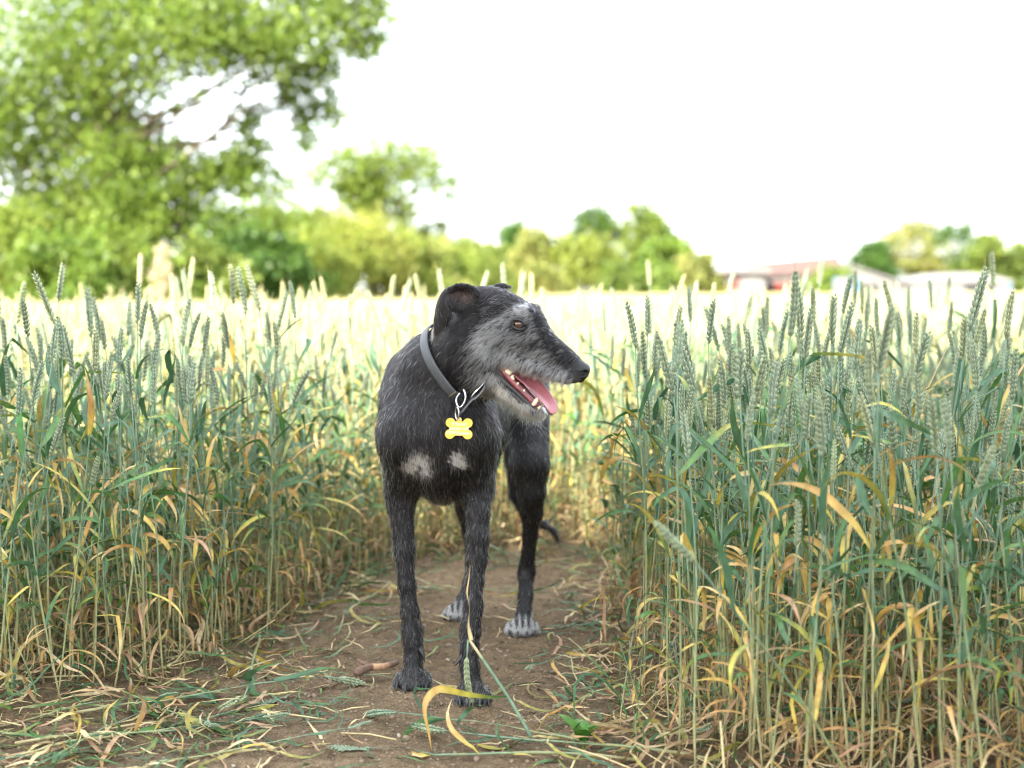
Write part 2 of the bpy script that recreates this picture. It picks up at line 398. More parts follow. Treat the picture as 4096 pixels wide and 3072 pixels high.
shrub("leafy bush growing against the long tiled shed", 3330, 1070, 138, 260, LG0, LG1, size=.4, n=4200, group=None, cat="bush", name="bush", ybase=1185)

# --- farm buildings
M_WHITE = plain("white_sheet", (.15, .147, .142), .6, noise=.5, var=.06)
M_RED = plain("red_brick", (.10, .018, .013), .85, noise=1.5, var=.25)
M_TILE = plain("clay_tile", (.066, .040, .034), .85, noise=1.2, var=.25)
M_DARK = plain("dark_opening", (.03, .03, .032), .5)
M_BLUE = plain("blue_paint", (.05, .16, .30), .5, noise=1, var=.1)
M_GLASS = plain("window_glass", (.05, .06, .07), .1)
def box(mb, c, s):
    c, s = np.asarray(c, float), np.asarray(s, float) / 2
    V = [c + s * np.array(q) for q in ((-1, -1, -1), (1, -1, -1), (1, 1, -1), (-1, 1, -1), (-1, -1, 1), (1, -1, 1), (1, 1, 1), (-1, 1, 1))]
    mb.add(V, [(3, 2, 1, 0), (4, 5, 6, 7), (0, 1, 5, 4), (1, 2, 6, 5), (2, 3, 7, 6), (3, 0, 4, 7)])
def boxo(name, c, s, mat, parent):
    mb = MB(); box(mb, c, s); return mb.build(name, mat, parent, smooth=False)
YB = 145.0
def bx(px, py): return P(px, py, YB)
def span(x0, x1): return float(bx(x0, 1160)[0]), float(bx(x1, 1160)[0])
# brick shed with a deep white fascia
a, b = span(2865, 3060); zt = float(bx(2900, 1072)[2]); cxm = (a + b) / 2
sh = empty("brick_shed", (cxm, YB, 0)); tag(sh, "small red brick shed with a flat white roof edge beside the copse", "shed")
boxo("wall", (0, 2.5, zt * .42), (b - a, 5, zt * .84), M_WHITE, sh)
boxo("brick_panel", (-(b - a) * .24, -.04, zt * .52), ((b - a) * .40, .1, zt * .46), M_RED, sh)
boxo("roof", (0, 2.3, zt * .92), (b - a + .7, 6, zt * .16), M_WHITE, sh)
dr = boxo("door", ((b - a) * .25, -.05, zt * .38), (1.1, .09, zt * .7), M_WHITE, sh)
wi = boxo("window", (-(b - a) * .24, -.11, zt * .55), (.9, .08, .6), M_WHITE, sh); boxo("pane", (-(b - a) * .24, -.16, zt * .55), (.74, .04, .46), M_GLASS, wi)
# long tiled shed
a, b = span(3055, 3400); ze, zr = float(bx(3200, 1100)[2]), float(bx(3200, 1028)[2]); cxm = (a + b) / 2; Lb = b - a
ts_ = empty("tiled_shed", (cxm, YB + 4, 0)); tag(ts_, "long low shed with a pinkish tiled roof behind the bush", "shed")
boxo("wall", (0, 3, ze / 2), (Lb, 6, ze), M_WHITE, ts_)
mb = MB(); V = [(-Lb / 2 - .3, -.4, ze), (Lb / 2 + .3, -.4, ze + .35), (Lb / 2 + .3, 3, zr + .3), (-Lb / 2 - .3, 3, zr - .5), (Lb / 2 + .3, 6.4, ze + .3), (-Lb / 2 - .3, 6.4, ze)]
mb.add(V + [(v[0], v[1], v[2] - .18) for v in V], [(0, 1, 2, 3), (3, 2, 4, 5), (6, 9, 8, 7), (9, 11, 10, 8), (0, 6, 7, 1), (5, 4, 10, 11), (0, 3, 9, 6), (3, 5, 11, 9), (1, 7, 8, 2), (2, 8, 10, 4)])
mb.build("roof", M_TILE, ts_, smooth=False)
boxo("gable_panel", (-Lb * .22, -.06, ze * .45), (Lb * .3, .1, ze * .5), M_RED, ts_)
for f in (-.38, .12, .34): boxo("window", (Lb * f, -.08, ze * .55), (1.1, .08, .8), M_GLASS, ts_)
# white gabled barn
a, b = span(3420, 3640); zr = float(bx(3450, 1040)[2]); ze = float(bx(3600, 1118)[2]); cxm = (a + b) / 2; Lb = b - a
gb = empty("white_barn", (cxm, YB + 6, 0)); tag(gb, "white barn with one long roof slope falling towards the arched barn", "barn")
boxo("wall", (0, 4, ze / 2), (Lb, 8, ze), M_WHITE, gb)
mb = MB(); V = [(-Lb / 2 - .2, -.3, zr), (Lb / 2 + .4, -.3, ze), (Lb / 2 + .4, 8.3, ze), (-Lb / 2 - .2, 8.3, zr)]
mb.add(V + [(v[0], v[1], v[2] - .2) for v in V], [(0, 1, 2, 3), (7, 6, 5, 4), (0, 4, 5, 1), (1, 5, 6, 2), (2, 6, 7, 3), (3, 7, 4, 0)]); mb.build("roof", M_WHITE, gb, smooth=False)
mb = MB(); V = [(-Lb / 2, 0, ze), (Lb / 2, 0, ze - .05), (-Lb / 2, 0, zr - .2)]; mb.add(V + [(v[0], v[1] + .1, v[2]) for v in V], [(0, 1, 2), (5, 4, 3), (0, 3, 4, 1), (1, 4, 5, 2), (2, 5, 3, 0)]); mb.build("gable", M_WHITE, gb, smooth=False)
boxo("door", (0, -.06, ze * .42), (2.2, .1, ze * .8), M_DARK, gb)
# white arched barn
a, b = span(3620, 4000); zt = float(bx(3790, 1092)[2]); ze = float(bx(3790, 1125)[2]); cxm = (a + b) / 2; Lb = b - a
ab_ = empty("arched_barn", (cxm, YB - 3, 0)); tag(ab_, "wide white barn with a low arched roof at the field's far edge", "barn")
boxo("wall", (0, 4, ze / 2), (Lb, 8, ze), M_WHITE, ab_)
mb = MB(); V, F = [], []
for i in range(15):
    t = i / 14 * 2 - 1; z = ze + (zt - ze) * (1 - t * t)
    V += [(t * (Lb / 2 + .3), -.3, z), (t * (Lb / 2 + .3), 8.3, z), (t * (Lb / 2 + .3), -.3, ze - .12), (t * (Lb / 2 + .3), 8.3, ze - .12)]
for i in range(14):
    q = i * 4; F += [(q, q + 4, q + 5, q + 1), (q + 2, q + 6, q + 4, q), (q + 1, q + 5, q + 7, q + 3)]
mb.add(V, F); mb.build("roof", M_WHITE, ab_)
boxo("door", (Lb * .18, -.06, ze * .4), (3.0, .1, ze * .75), M_DARK, ab_)
boxo("downpipe", (Lb * .485, -.1, ze * .5), (.22, .2, ze), M_BLUE, ab_)
# blue board with a white disc
a, b = span(3245, 3345); z1 = float(bx(3300, 1112)[2]); cxm = (a + b) / 2
pn = empty("painted_board", (cxm, YB - 10, 0)); tag(pn, "blue board with a white disc standing before the tiled shed", "board")
boxo("panel", (0, 0, z1 * .5), (b - a, .12, z1 * .95), M_BLUE, pn)
mb = MB(); mb.tube([(-.45, -.09, z1 * .62), (-.45, -.14, z1 * .62)], .82, 28); mb.build("disc", M_WHITE, pn, smooth=False)
for f in (-.4, .4): boxo("post", ((b - a) * f, .12, z1 * .4), (.1, .1, z1 * .8), M_WHITE, pn)
# --- the tree behind the photographer that shades the clearing
hd_ = np.array([-TO_SUN.x, -TO_SUN.y, 0.0]); hd_ /= np.linalg.norm(hd_); ct = 1 / math.tan(SUN_EL)
g2 = np.random.default_rng(12)
sb = np.array([.6, 2.4, 0.0]) - hd_ * 5.8 * ct
BL = []
for sx_ in np.arange(-2.7, 4.6, .60):
    yb = float(np.interp(sx_, [-2.7, -.65, .5, .8, 1.3, 4.6], [3.7, 4.1, 4.25, 4.2, 4.6, 6.9]))
    for sy_ in np.arange(yb, .1, -.78):
        hh = 5.9 + 1.1 * math.sin(sx_ * 2.1 + sy_ * 1.3) + g2.normal(0, .3)
        p = np.array([sx_ + g2.normal(0, .06), sy_ + g2.normal(0, .06), 0.0]) - hd_ * hh * ct + np.array([0, 0, hh])
        BL.append((p, (.52, .45, .42), 380))
tree("shade_tree", "broad leafy tree standing behind the clearing and shading it", "tree", sb, [sb, sb + np.array([.1, 0, 1.6]), sb + np.array([0, .1, 3.4]), sb + np.array([0, 0, 5.4])], BL, .19, LG0, LG1, tr=.22, g=g2)
# ================================================================== dog
def unit(v):
    v = np.asarray(v, float); return v / (np.linalg.norm(v) + 1e-12)

# --- frames
HY = 2.95
HM = .113 / FPX * HY                                     # metres per unit of the head's own drawing grid
HO = P(1480 + .452 * 1200, 1080 + .452 * 600, HY)
HYAW = R(12)
HX = np.array([math.cos(HYAW), -math.sin(HYAW), 0.0])    # along the muzzle
HC = np.array([-math.sin(HYAW), -math.cos(HYAW), 0.0])   # out of the near side of the head
HZ = np.array([0, 0, 1.0])
def H(u, v, c=0.0):
    """head point: u, v on the profile grid, c centimetres out of its median plane"""
    return HO + HX * ((u - 1200) * HM / math.cos(HYAW)) - HZ * ((v - 600) * HM) + HC * (c * .01)
TO = np.array([-.151, 2.935, 0.0]); TD = unit((.163, .987, 0)); TL = np.array([TD[1], -TD[0], 0.0])

PR = []      # the primitives the body surface is grown from
def cone(a, b, ra, rb, k=.02, flow=None, L=.018, grey=.06, lift=.22, sq=None, nohair=False):
    a, b = np.asarray(a, float), np.asarray(b, float)
    PR.append(dict(t='cone', a=a, b=b, ra=ra, rb=rb, k=k, flow=unit(b - a) if flow is None else unit(flow), L=L, grey=grey, lift=lift, sq=sq, nohair=nohair))
def chain(pts, k=.012, **kw):
    for (a, ra), (b, rb) in zip(pts[:-1], pts[1:]): cone(a, b, ra, rb, k=k, **kw)

def sm_interp(x, xs, ys):
    xs = np.asarray(xs, float); ys = np.asarray(ys, float)
    d = np.diff(ys) / np.diff(xs)
    m = np.concatenate([[d[0]], (d[:-1] + d[1:]) / 2, [d[-1]]])
    x = np.clip(x, xs[0], xs[-1])
    i = np.clip(np.searchsorted(xs, x) - 1, 0, len(xs) - 2)
    h = xs[i + 1] - xs[i]; t = (x - xs[i]) / h
    return ((2 * t ** 3 - 3 * t ** 2 + 1) * ys[i] + (t ** 3 - 2 * t ** 2 + t) * h * m[i]
            + (-2 * t ** 3 + 3 * t ** 2) * ys[i + 1] + (t ** 3 - t ** 2) * h * m[i + 1])

def loft(o, ax, lat, st, n=2.2, k=.02, zs=1.0, **kw):
    """body drawn by stations (s, z top, z bottom, half width) along an axis"""
    st = np.array(st, float)
    PR.append(dict(t='loft', o=np.asarray(o, float), ax=ax, lat=lat, st=st, n=n, k=k, **kw))

def prim_d(p, X):
    if p['t'] == 'cone':
        a, b = p['a'], p['b']
        if p['sq'] is not None:
            ax, f = p['sq']; ax = unit(ax)
            c = (a + b) / 2
            q = (X - c) @ ax
            X = X + np.multiply.outer(q * (1 / f - 1), ax)
            qa, qb = (a - c) @ ax, (b - c) @ ax
            a, b = a + ax * qa * (1 / f - 1), b + ax * qb * (1 / f - 1)
        ab = b - a; L2 = ab @ ab + 1e-12
        t = np.clip(((X - a) @ ab) / L2, 0, 1)
        d = np.linalg.norm(X - a - np.multiply.outer(t, ab), axis=-1) - (p['ra'] + t * (p['rb'] - p['ra']))
        return d
    if p['t'] == 'pts':
        d = np.full(X.shape[:-1], 9.0, np.float32)
        for q, r in zip(p['pts'], p['r']):
            np.minimum(d, np.linalg.norm(X - q, axis=-1) - r, out=d)
        return d
    r = X - p['o']; s = r @ p['ax']; c = r @ p['lat']; z = X[..., 2]
    st = p['st']
    top, bot, hw = (sm_interp(s, st[:, 0], st[:, i]) for i in (1, 2, 3))
    hh = np.maximum((top - bot) / 2, .002); hw = np.maximum(hw, .002); zc = (top + bot) / 2
    n = p['n']
    q = ((np.abs(c) / hw) ** n + (np.abs(z - zc) / hh) ** n) ** (1 / n)
    d = (q - 1) * np.minimum(hw, hh)
    e = np.maximum(st[0, 0] - s, s - st[-1, 0])
    return np.maximum(d, e)

def prim_box(p):
    if p['t'] == 'cone':
        m = max(p['ra'], p['rb']) * (1 if p['sq'] is None else max(1, p['sq'][1]))
        return np.minimum(p['a'], p['b']) - m, np.maximum(p['a'], p['b']) + m
    if p['t'] == 'pts':
        return p['pts'].min(0) - p['r'].max(), p['pts'].max(0) + p['r'].max()
    st = p['st']; e = [p['o'] + p['ax'] * s for s in (st[0, 0], st[-1, 0])]
    hw = st[:, 3].max()
    lo = np.minimum(*e) - hw; hi = np.maximum(*e) + hw
    lo[2], hi[2] = st[:, 2].min(), st[:, 1].max()
    return lo, hi

def sheet(rows, r, n1, n2, k=.004, **kw):
    """flap through rows of points"""
    rows = [smooth_path(rw, n2) for rw in rows]
    cols_ = [smooth_path([rw[j] for rw in rows], n1) for j in range(n2)]
    pts = np.array(cols_).reshape(-1, 3)
    PR.append(dict(t='pts', pts=pts, r=np.full(len(pts), r), k=k, **kw))

DN = np.array([0, 0, -1.0])
# --- trunk
loft(TO, TD, TL, [(-.035, .57, .52, .02), (-.015, .625, .475, .065), (.02, .66, .445, .085), (.08, .70, .425, .095), (.17, .722, .422, .094), (.28, .715, .438, .092), (.40, .700, .475, .086),
                  (.52, .700, .535, .074), (.62, .705, .56, .070), (.70, .69, .57, .072), (.76, .655, .58, .055), (.785, .625, .60, .02)],
     n=2.1, k=.02, flow=unit(TD * .5 + DN * .8), L=.020, grey=.035, lift=.2)
# neck, from the withers and the chest up into the head
NA = unit((.70, -.45, .50))
COLC = P(1813, 1441, 2.99)
N0, N1, N2 = P(1700, 1630, 3.05), COLC - NA * .045, COLC + NA * .045
cone(N0, N1, .092, .076, k=.035, flow=-NA * .6 + DN * .6, L=.022, grey=.12, lift=.2)
cone(N1, N2, .076, .066, k=.03, flow=-NA * .9 + DN * .3, L=.014, grey=.06, lift=.16)
cone(P(1622, 1585, 3.13), P(1716, 1452, 3.06), .055, .047, k=.05, flow=(-.3, .3, -.8), L=.024, grey=.04)     # crest of the neck
# breast
cone(P(1745, 1665, 3.0), P(1745, 1770, 2.975), .062, .064, k=.035, flow=(0, -.1, -1), L=.034, grey=.34, lift=.30)
cone(P(1748, 1740, 2.955), P(1750, 1900, 2.985), .036, .046, k=.03, flow=(0, 0, -1), L=.028, grey=.22, lift=.27)
cone(P(1770, 1935, 3.02), P(1775, 1945, 3.05), .034, .034, k=.03, flow=(0, .1, -1), L=.022, grey=.12)
# shoulders and fore legs
cone(P(1655, 1500, 3.09), P(1640, 1745, 2.985), .058, .064, k=.026, flow=(-.1, -.1, -1), L=.020, grey=.03, lift=.16)
cone(P(1640, 1745, 2.985), P(1609, 1960, 3.04), .064, .036, k=.03, flow=(-.25, 0, -1), L=.022, grey=.20, lift=.27)
cone(P(1850, 1520, 3.07), P(1866, 1745, 2.97), .058, .062, k=.026, flow=(.15, 0, -1), L=.020, grey=.03, lift=.16)
cone(P(1866, 1745, 2.97), P(1903, 1950, 3.0), .062, .038, k=.03, flow=(.25, 0, -1), L=.022, grey=.20, lift=.27)
LEG = dict(L=.016, grey=.20, lift=.27)
chain([(P(1606, 1950, 3.045), 0.0313), (P(1604, 2020, 3.04), 0.0267), (P(1617, 2200, 3.03), 0.0207), (P(1627, 2340, 3.025), 0.0161), (P(1641, 2450, 3.02), 0.0170), (P(1649, 2521, 3.018), 0.0198), (P(1652, 2570, 3.012), 0.0179),
       (P(1653, 2640, 3.005), 0.0170), (P(1651, 2705, 2.99), 0.0202)], k=.012, **LEG)
chain([(P(1905, 1945, 3.0), 0.0331), (P(1912, 2052, 2.97), 0.0225), (P(1911, 2142, 2.96), 0.0216), (P(1907, 2233, 2.955), 0.0202), (P(1899, 2323, 2.945), 0.0161), (P(1894, 2430, 2.93), 0.0170), (P(1881, 2521, 2.92), 0.0189), (P(1877, 2589, 2.912), 0.0170),
       (P(1879, 2660, 2.905), 0.0170), (P(1886, 2740, 2.89), 0.0202)], k=.012, **LEG)
# hind legs
cone(P(2085, 1540, 3.60), P(2117, 1850, 3.46), .068, .046, k=.03, flow=(.1, .2, -1), L=.024, grey=.12)
cone(P(2095, 1560, 3.68), P(2122, 1880, 3.57), .066, .042, k=.03, flow=(.1, .2, -1), L=.024, grey=.12)
chain([(P(2117, 1850, 3.46), .046), (P(2127, 1962, 3.47), .033), (P(2128, 2052, 3.51), .025), (P(2120, 2142, 3.56), .0175), (P(2108, 2270, 3.605), .0185), (P(2104, 2300, 3.605), .0195), (P(2102, 2386, 3.55), .0165), (P(2095, 2455, 3.51), .0185), (P(2090, 2510, 3.475), .021)],
      k=.012, L=.014, grey=.10, lift=.25)
cone(P(2122, 1880, 3.57), P(2122, 2110, 3.60), .036, .014, k=.03, L=.018, grey=.1)
cone(P(1975, 1580, 3.66), P(1868, 1945, 3.57), .068, .046, k=.03, flow=(0, .2, -1), L=.02, grey=.12)
cone(P(1985, 1600, 3.74), P(1880, 1980, 3.66), .062, .040, k=.03, flow=(0, .2, -1), L=.02, grey=.12)
chain([(P(1868, 1945, 3.57), .044), (P(1872, 2030, 3.62), .030), (P(1884, 2130, 3.68), .021), (P(1892, 2255, 3.74), .0175), (P(1880, 2330, 3.71), .0165), (P(1850, 2410, 3.665), .0175), (P(1836, 2450, 3.64), .020)],
      k=.012, L=.014, grey=.12, lift=.25)
# tail
chain([(P(2030, 1530, 3.70), .028), (P(2040, 1700, 3.80), .022), (P(2050, 1830, 3.81), .019), (P(2064, 1980, 3.80), .015), (P(2115, 2085, 3.78), .011), (P(2175, 2098, 3.77), .008), (P(2215, 2125, 3.76), .0055), (P(2232, 2165, 3.76), .004)],
      k=.012, L=.035, grey=.01, lift=.3)

# --- paws: four toes on a pad
PAWS = []
def paw(c, w, fwd, white, n_dew=0):
    c = np.asarray(c, float).copy(); fwd = unit((*fwd, 0)); side = np.array([-fwd[1], fwd[0], 0.0])
    g = lambda f, s, z: np.array([c[0], c[1], 0]) + fwd * f + side * s + np.array([0, 0, z])
    cone(g(-.030, 0, .022), g(.0, 0, .022), .021, .024, k=.012, flow=fwd + DN * .4, L=.012, grey=.12, lift=.25, sq=(side, 1.15))
    for s, f in ((-.027, -.004), (-.0095, .012), (.0095, .012), (.027, -.004)):
        a = g(f - .020, s * .85 * w, .020); b = g(f + .008, s * w, .0135)
        cone(a, b, .0125, .0125, k=.006, flow=fwd + DN * .5, L=.011, grey=white, lift=.3)
        PAWS.append((g(f + .012, s * w * 1.03, .0125), fwd))
paw(P(1651, 2725, 2.985), 1.12, (-.06, -1), .45)
paw(P(1893, 2790, 2.872), 1.05, (.12, -1), .45)
paw(P(2089, 2530, 3.452), 1.15, (.0, -1), .95)
paw(P(1832, 2465, 3.622), 1.05, (-.25, -1), .95)

# --- head
hs = [(u, 600 - t, 600 - b, w_) for u, t, b, w_ in (
    (770, 330, 700, 2.0), (800, 260, 860, 3.6), (860, 195, 930, 4.7), (950, 155, 950, 5.3), (1050, 150, 905, 5.7), (1130, 160, 838, 5.7), (1200, 182, 806, 5.4), (1270, 216, 818, 4.9), (1340, 256, 850, 4.5),
    (1410, 300, 878, 4.15), (1470, 340, 900, 3.8), (1525, 392, 922, 3.4), (1562, 470, 935, 3.2), (1600, 535, 950, 3.1), (1640, 582, 962, 2.95), (1700, 640, 980, 2.8), (1790, 716, 996, 2.55), (1850, 775, 985, 2.2), (1885, 825, 965, 1.6), (1900, 870, 925, .9))]
loft(HO, HX, HC, [((u - 1200) * HM / math.cos(HYAW), HO[2] + t * HM, HO[2] + b * HM, w_ * .01) for u, t, b, w_ in hs],
     n=2.25, k=.02, flow=unit(-HX * .95 + DN * .35), L=.017, grey=.68, lift=.2)
hr = lambda z: z * HM
# zygomatic cheek and masseter
cone(H(1090, 560, 3.0), H(1010, 700, 2.8), .030, .036, k=.03, flow=-HX + DN * .45, L=.020, grey=.9, lift=.28)
cone(H(980, 850, 1.5), H(930, 930, .5), .040, .034, k=.04, flow=-HX + DN * .6, L=.022, grey=.35, lift=.3)
# brow ridges
cone(H(1270, 375, 3.5), H(1420, 372, 3.0), .0120, .0105, k=.014, flow=-HX * .7 + HZ * .4 + HC * .3, L=.015, grey=.85, lift=.4)
cone(H(1270, 375, -3.5), H(1430, 372, -3.1), .0120, .0125, k=.014, flow=-HX * .7 + HZ * .4 - HC * .3, L=.018, grey=.85, lift=.55)
# upper lips
cone(H(1230, 770, 3.1), H(1450, 850, 2.6), .015, .013, k=.012, flow=-HX * .6 + DN * .8, L=.021, grey=.85, lift=.2)
cone(H(1450, 850, 2.6), H(1740, 945, 1.8), .013, .0125, k=.012, flow=-HX * .6 + DN * .8, L=.017, grey=.72, lift=.25)
cone(H(1230, 770, -3.1), H(1450, 850, -2.6), .015, .013, k=.012, flow=-HX * .6 + DN * .8, L=.020, grey=.8, lift=.2)
cone(H(1450, 850, -2.6), H(1740, 945, -1.8), .013, .0125, k=.012, flow=-HX * .6 + DN * .8, L=.018, grey=.7, lift=.25)
# lower jaw: two rami that meet at the chin
for sgn in (1, -1):
    cone(H(1020, 880, 2.6 * sgn), H(1210, 1075, 2.15 * sgn), .024, .0160, k=.014, flow=-HX * .6 + DN * .6, L=.015, grey=.9, lift=.3)
    cone(H(1210, 1075, 2.15 * sgn), H(1390, 1215, 1.4 * sgn), .0165, .0135, k=.010, flow=-HX * .35 + DN * .8, L=.013, grey=.96, lift=.22)
    cone(H(1390, 1215, 1.4 * sgn), H(1490, 1255, .5 * sgn), .0135, .0115, k=.010, flow=-HX * .2 + DN * .9, L=.013, grey=.96, lift=.22)
cone(H(1010, 960, 0), H(1300, 1150, 0), .024, .012, k=.015, flow=-HX * .6 + DN * .8, L=.016, grey=.9, lift=.3)
# the throat latch
cone(H(920, 830, 0), H(820, 640, 0), .052, .058, k=.04, flow=-NA + DN * .3, L=.02, grey=.15)
# ears
er = [[(1010, 190, 4.4), (930, 290, 4.5), (850, 370, 4.8)],
      [(955, 150, 5.4), (880, 235, 4.4), (800, 345, 5.4)],
      [(885, 128, 6.2), (815, 195, 5.2), (765, 300, 6.2)],
      [(800, 148, 6.6), (757, 208, 6.2), (752, 300, 6.8)],
      [(722, 192, 6.2), (705, 250, 6.7), (752, 335, 6.9)],
      [(668, 270, 5.6), (690, 335, 6.2), (775, 395, 6.5)],
      [(640, 360, 5.1), (668, 425, 5.6), (748, 450, 6.0)],
      [(622, 460, 4.7), (646, 515, 4.9), (706, 525, 5.2)],
      [(612, 550, 4.5), (625, 572, 4.5), (650, 572, 4.6)]]
sheet([[H(*q) for q in rw] for rw in er], .0042, 38, 18, flow=-HX * .25 + DN, L=.010, grey=.04, lift=.14)
cone(H(700, 335, 5.9), H(775, 345, 5.6), .0058, .0058, k=.006, flow=-HX * .25 + DN, L=.008, grey=.03, lift=.14)
sheet([[H(1010, 200, -4.6), H(1090, 190, -4.9)], [H(1060, 140, -5.4), H(1130, 145, -5.6)], [H(1120, 128, -5.8), H(1180, 150, -6.0)]], .0042, 10, 6, flow=HX * .3 + DN * .2, L=.010, grey=.04, lift=.2)

def smin(a, b, k):
    h = np.maximum(k - np.abs(a - b), 0) / k
    return np.minimum(a, b) - h * h * k * .25

GH = .0036
glo = np.array([-.42, 2.74, -.012]); ghi = np.array([.34, 3.90, .98])
gn = np.ceil((ghi - glo) / GH).astype(int)
Fg = np.full(gn, .08, np.float32)
def grid_slice(lo, hi, pad):
    i0 = np.clip(np.floor((lo - pad - glo) / GH).astype(int), 0, gn - 1); i1 = np.clip(np.ceil((hi + pad - glo) / GH).astype(int) + 1, 1, gn)
    sl = tuple(slice(a, b) for a, b in zip(i0, i1))
    ax = [glo[i] + GH * np.arange(i0[i], i1[i]) for i in range(3)]
    return sl, np.stack(np.meshgrid(*ax, indexing='ij'), -1).astype(np.float32)
for p in PR:
    lo, hi = prim_box(p)
    sl, X = grid_slice(lo, hi, .035)
    Fg[sl] = smin(Fg[sl], prim_d(p, X).astype(np.float32), max(p['k'], .003))
# hollows: the mouth between the jaws, the eye sockets, the ear's inside, the groove of the breast
def carve(a, b, ra, rb, k):
    q = dict(t='cone', a=np.asarray(a, float), b=np.asarray(b, float), ra=ra, rb=rb, sq=None)
    lo, hi = prim_box(q); sl, X = grid_slice(lo, hi, .03)
    Fg[sl] = -smin(-Fg[sl], prim_d(q, X).astype(np.float32), k)
EYE_C, EYE_F = H(1340, 474, 3.25), H(1340, 474, -3.25)
for e, s_ in ((EYE_C, 1), (EYE_F, -1)):
    carve(H(1342, 474, 4.6 * s_), H(1352, 476, 4.9 * s_), .0085, .010, .008)
carve(H(1180, 890, 0), H(1400, 1010, 0), .017, .016, .006)
carve(H(1400, 1010, 0), H(1560, 1080, 0), .016, .02, .006)
carve(H(1150, 880, 2.6), H(1450, 1040, 2.0), .0085, .014, .006)
carve(H(1150, 880, -2.6), H(1450, 1040, -2.0), .0085, .014, .006)
carve(P(1700, 1800, 2.885), P(1690, 1900, 2.90), .008, .010, .03)
carve(P(1806, 1800, 2.875), P(1818, 1890, 2.89), .008, .010, .03)

def surface_nets(F, origin, h):
    S = F < 0
    n = F.shape
    cnt = np.zeros([q - 1 for q in n], np.int8)
    cs = [(i, j, k) for i in (0, 1) for j in (0, 1) for k in (0, 1)]
    for i, j, k in cs: cnt += S[i:n[0] - 1 + i, j:n[1] - 1 + j, k:n[2] - 1 + k]
    act = np.argwhere((cnt > 0) & (cnt < 8))
    idx = np.full(cnt.shape, -1, np.int32); idx[tuple(act.T)] = np.arange(len(act))
    pos = np.zeros((len(act), 3)); num = np.zeros(len(act))
    for a in cs:
        for ax in range(3):
            if a[ax]: continue
            b = list(a); b[ax] = 1
            fa = F[act[:, 0] + a[0], act[:, 1] + a[1], act[:, 2] + a[2]]; fb = F[act[:, 0] + b[0], act[:, 1] + b[1], act[:, 2] + b[2]]
            m = (fa < 0) != (fb < 0)
            t = np.where(m, fa / np.where(m, fa - fb, 1), 0)
            q = np.array(a, float)[None].repeat(len(act), 0); q[:, ax] = t
            pos += q * m[:, None]; num += m
    V = origin + h * (act + pos / num[:, None])
    Q = []
    for ax in range(3):
        o1, o2 = [(1, 2), (2, 0), (0, 1)][ax]
        a = S; sl0 = [slice(None)] * 3; sl1 = [slice(None)] * 3
        sl0[ax] = slice(0, n[ax] - 1); sl1[ax] = slice(1, n[ax])
        d = a[tuple(sl0)].astype(np.int8) - a[tuple(sl1)].astype(np.int8)
        e = np.argwhere(d != 0)
        e = e[(e[:, o1] > 0) & (e[:, o2] > 0) & (e[:, o1] < n[o1] - 1) & (e[:, o2] < n[o2] - 1)]
        sg = d[tuple(e.T)]
        def cell(da, db):
            q = e.copy(); q[:, o1] -= da; q[:, o2] -= db
            return idx[tuple(q.T)]
        quad = np.stack([cell(1, 1), cell(0, 1), cell(0, 0), cell(1, 0)], 1)
        quad[sg < 0] = quad[sg < 0][:, ::-1]
        Q.append(quad)
    return V, np.concatenate(Q)
DV, DF = surface_nets(Fg, glo, GH)
del Fg
def relax(V, F, it, lam):
    e = np.concatenate([F[:, [0, 1]], F[:, [1, 2]], F[:, [2, 3]], F[:, [3, 0]]])
    for _ in range(it):
        s = np.zeros_like(V); c = np.zeros(len(V))
        for a, b in ((0, 1), (1, 0)):
            for k in range(3): s[:, k] += np.bincount(e[:, a], V[e[:, b], k], len(V))
            c += np.bincount(e[:, a], minlength=len(V))
        V = V + lam * (s / np.maximum(c, 1)[:, None] - V)
    return V
DV = relax(DV, DF, 3, .5)

# --- which primitive rules where: coat flow, length and grey
def coat(X):
    n = len(X)
    D = np.stack([prim_d(p, X) for p in PR], 1)
    wts = np.exp(-(D - D.min(1, keepdims=True)) / .007)
    wts /= wts.sum(1, keepdims=True)
    fl = wts @ np.stack([p['flow'] for p in PR]); L = wts @ np.array([p['L'] for p in PR]); g = wts @ np.array([p['grey'] for p in PR]); li = wts @ np.array([p['lift'] for p in PR])
    return fl, L, g, li

def blob(X, c, r):
    return np.clip(1.25 - np.linalg.norm(X - np.asarray(c), axis=1) / r, 0, 1)

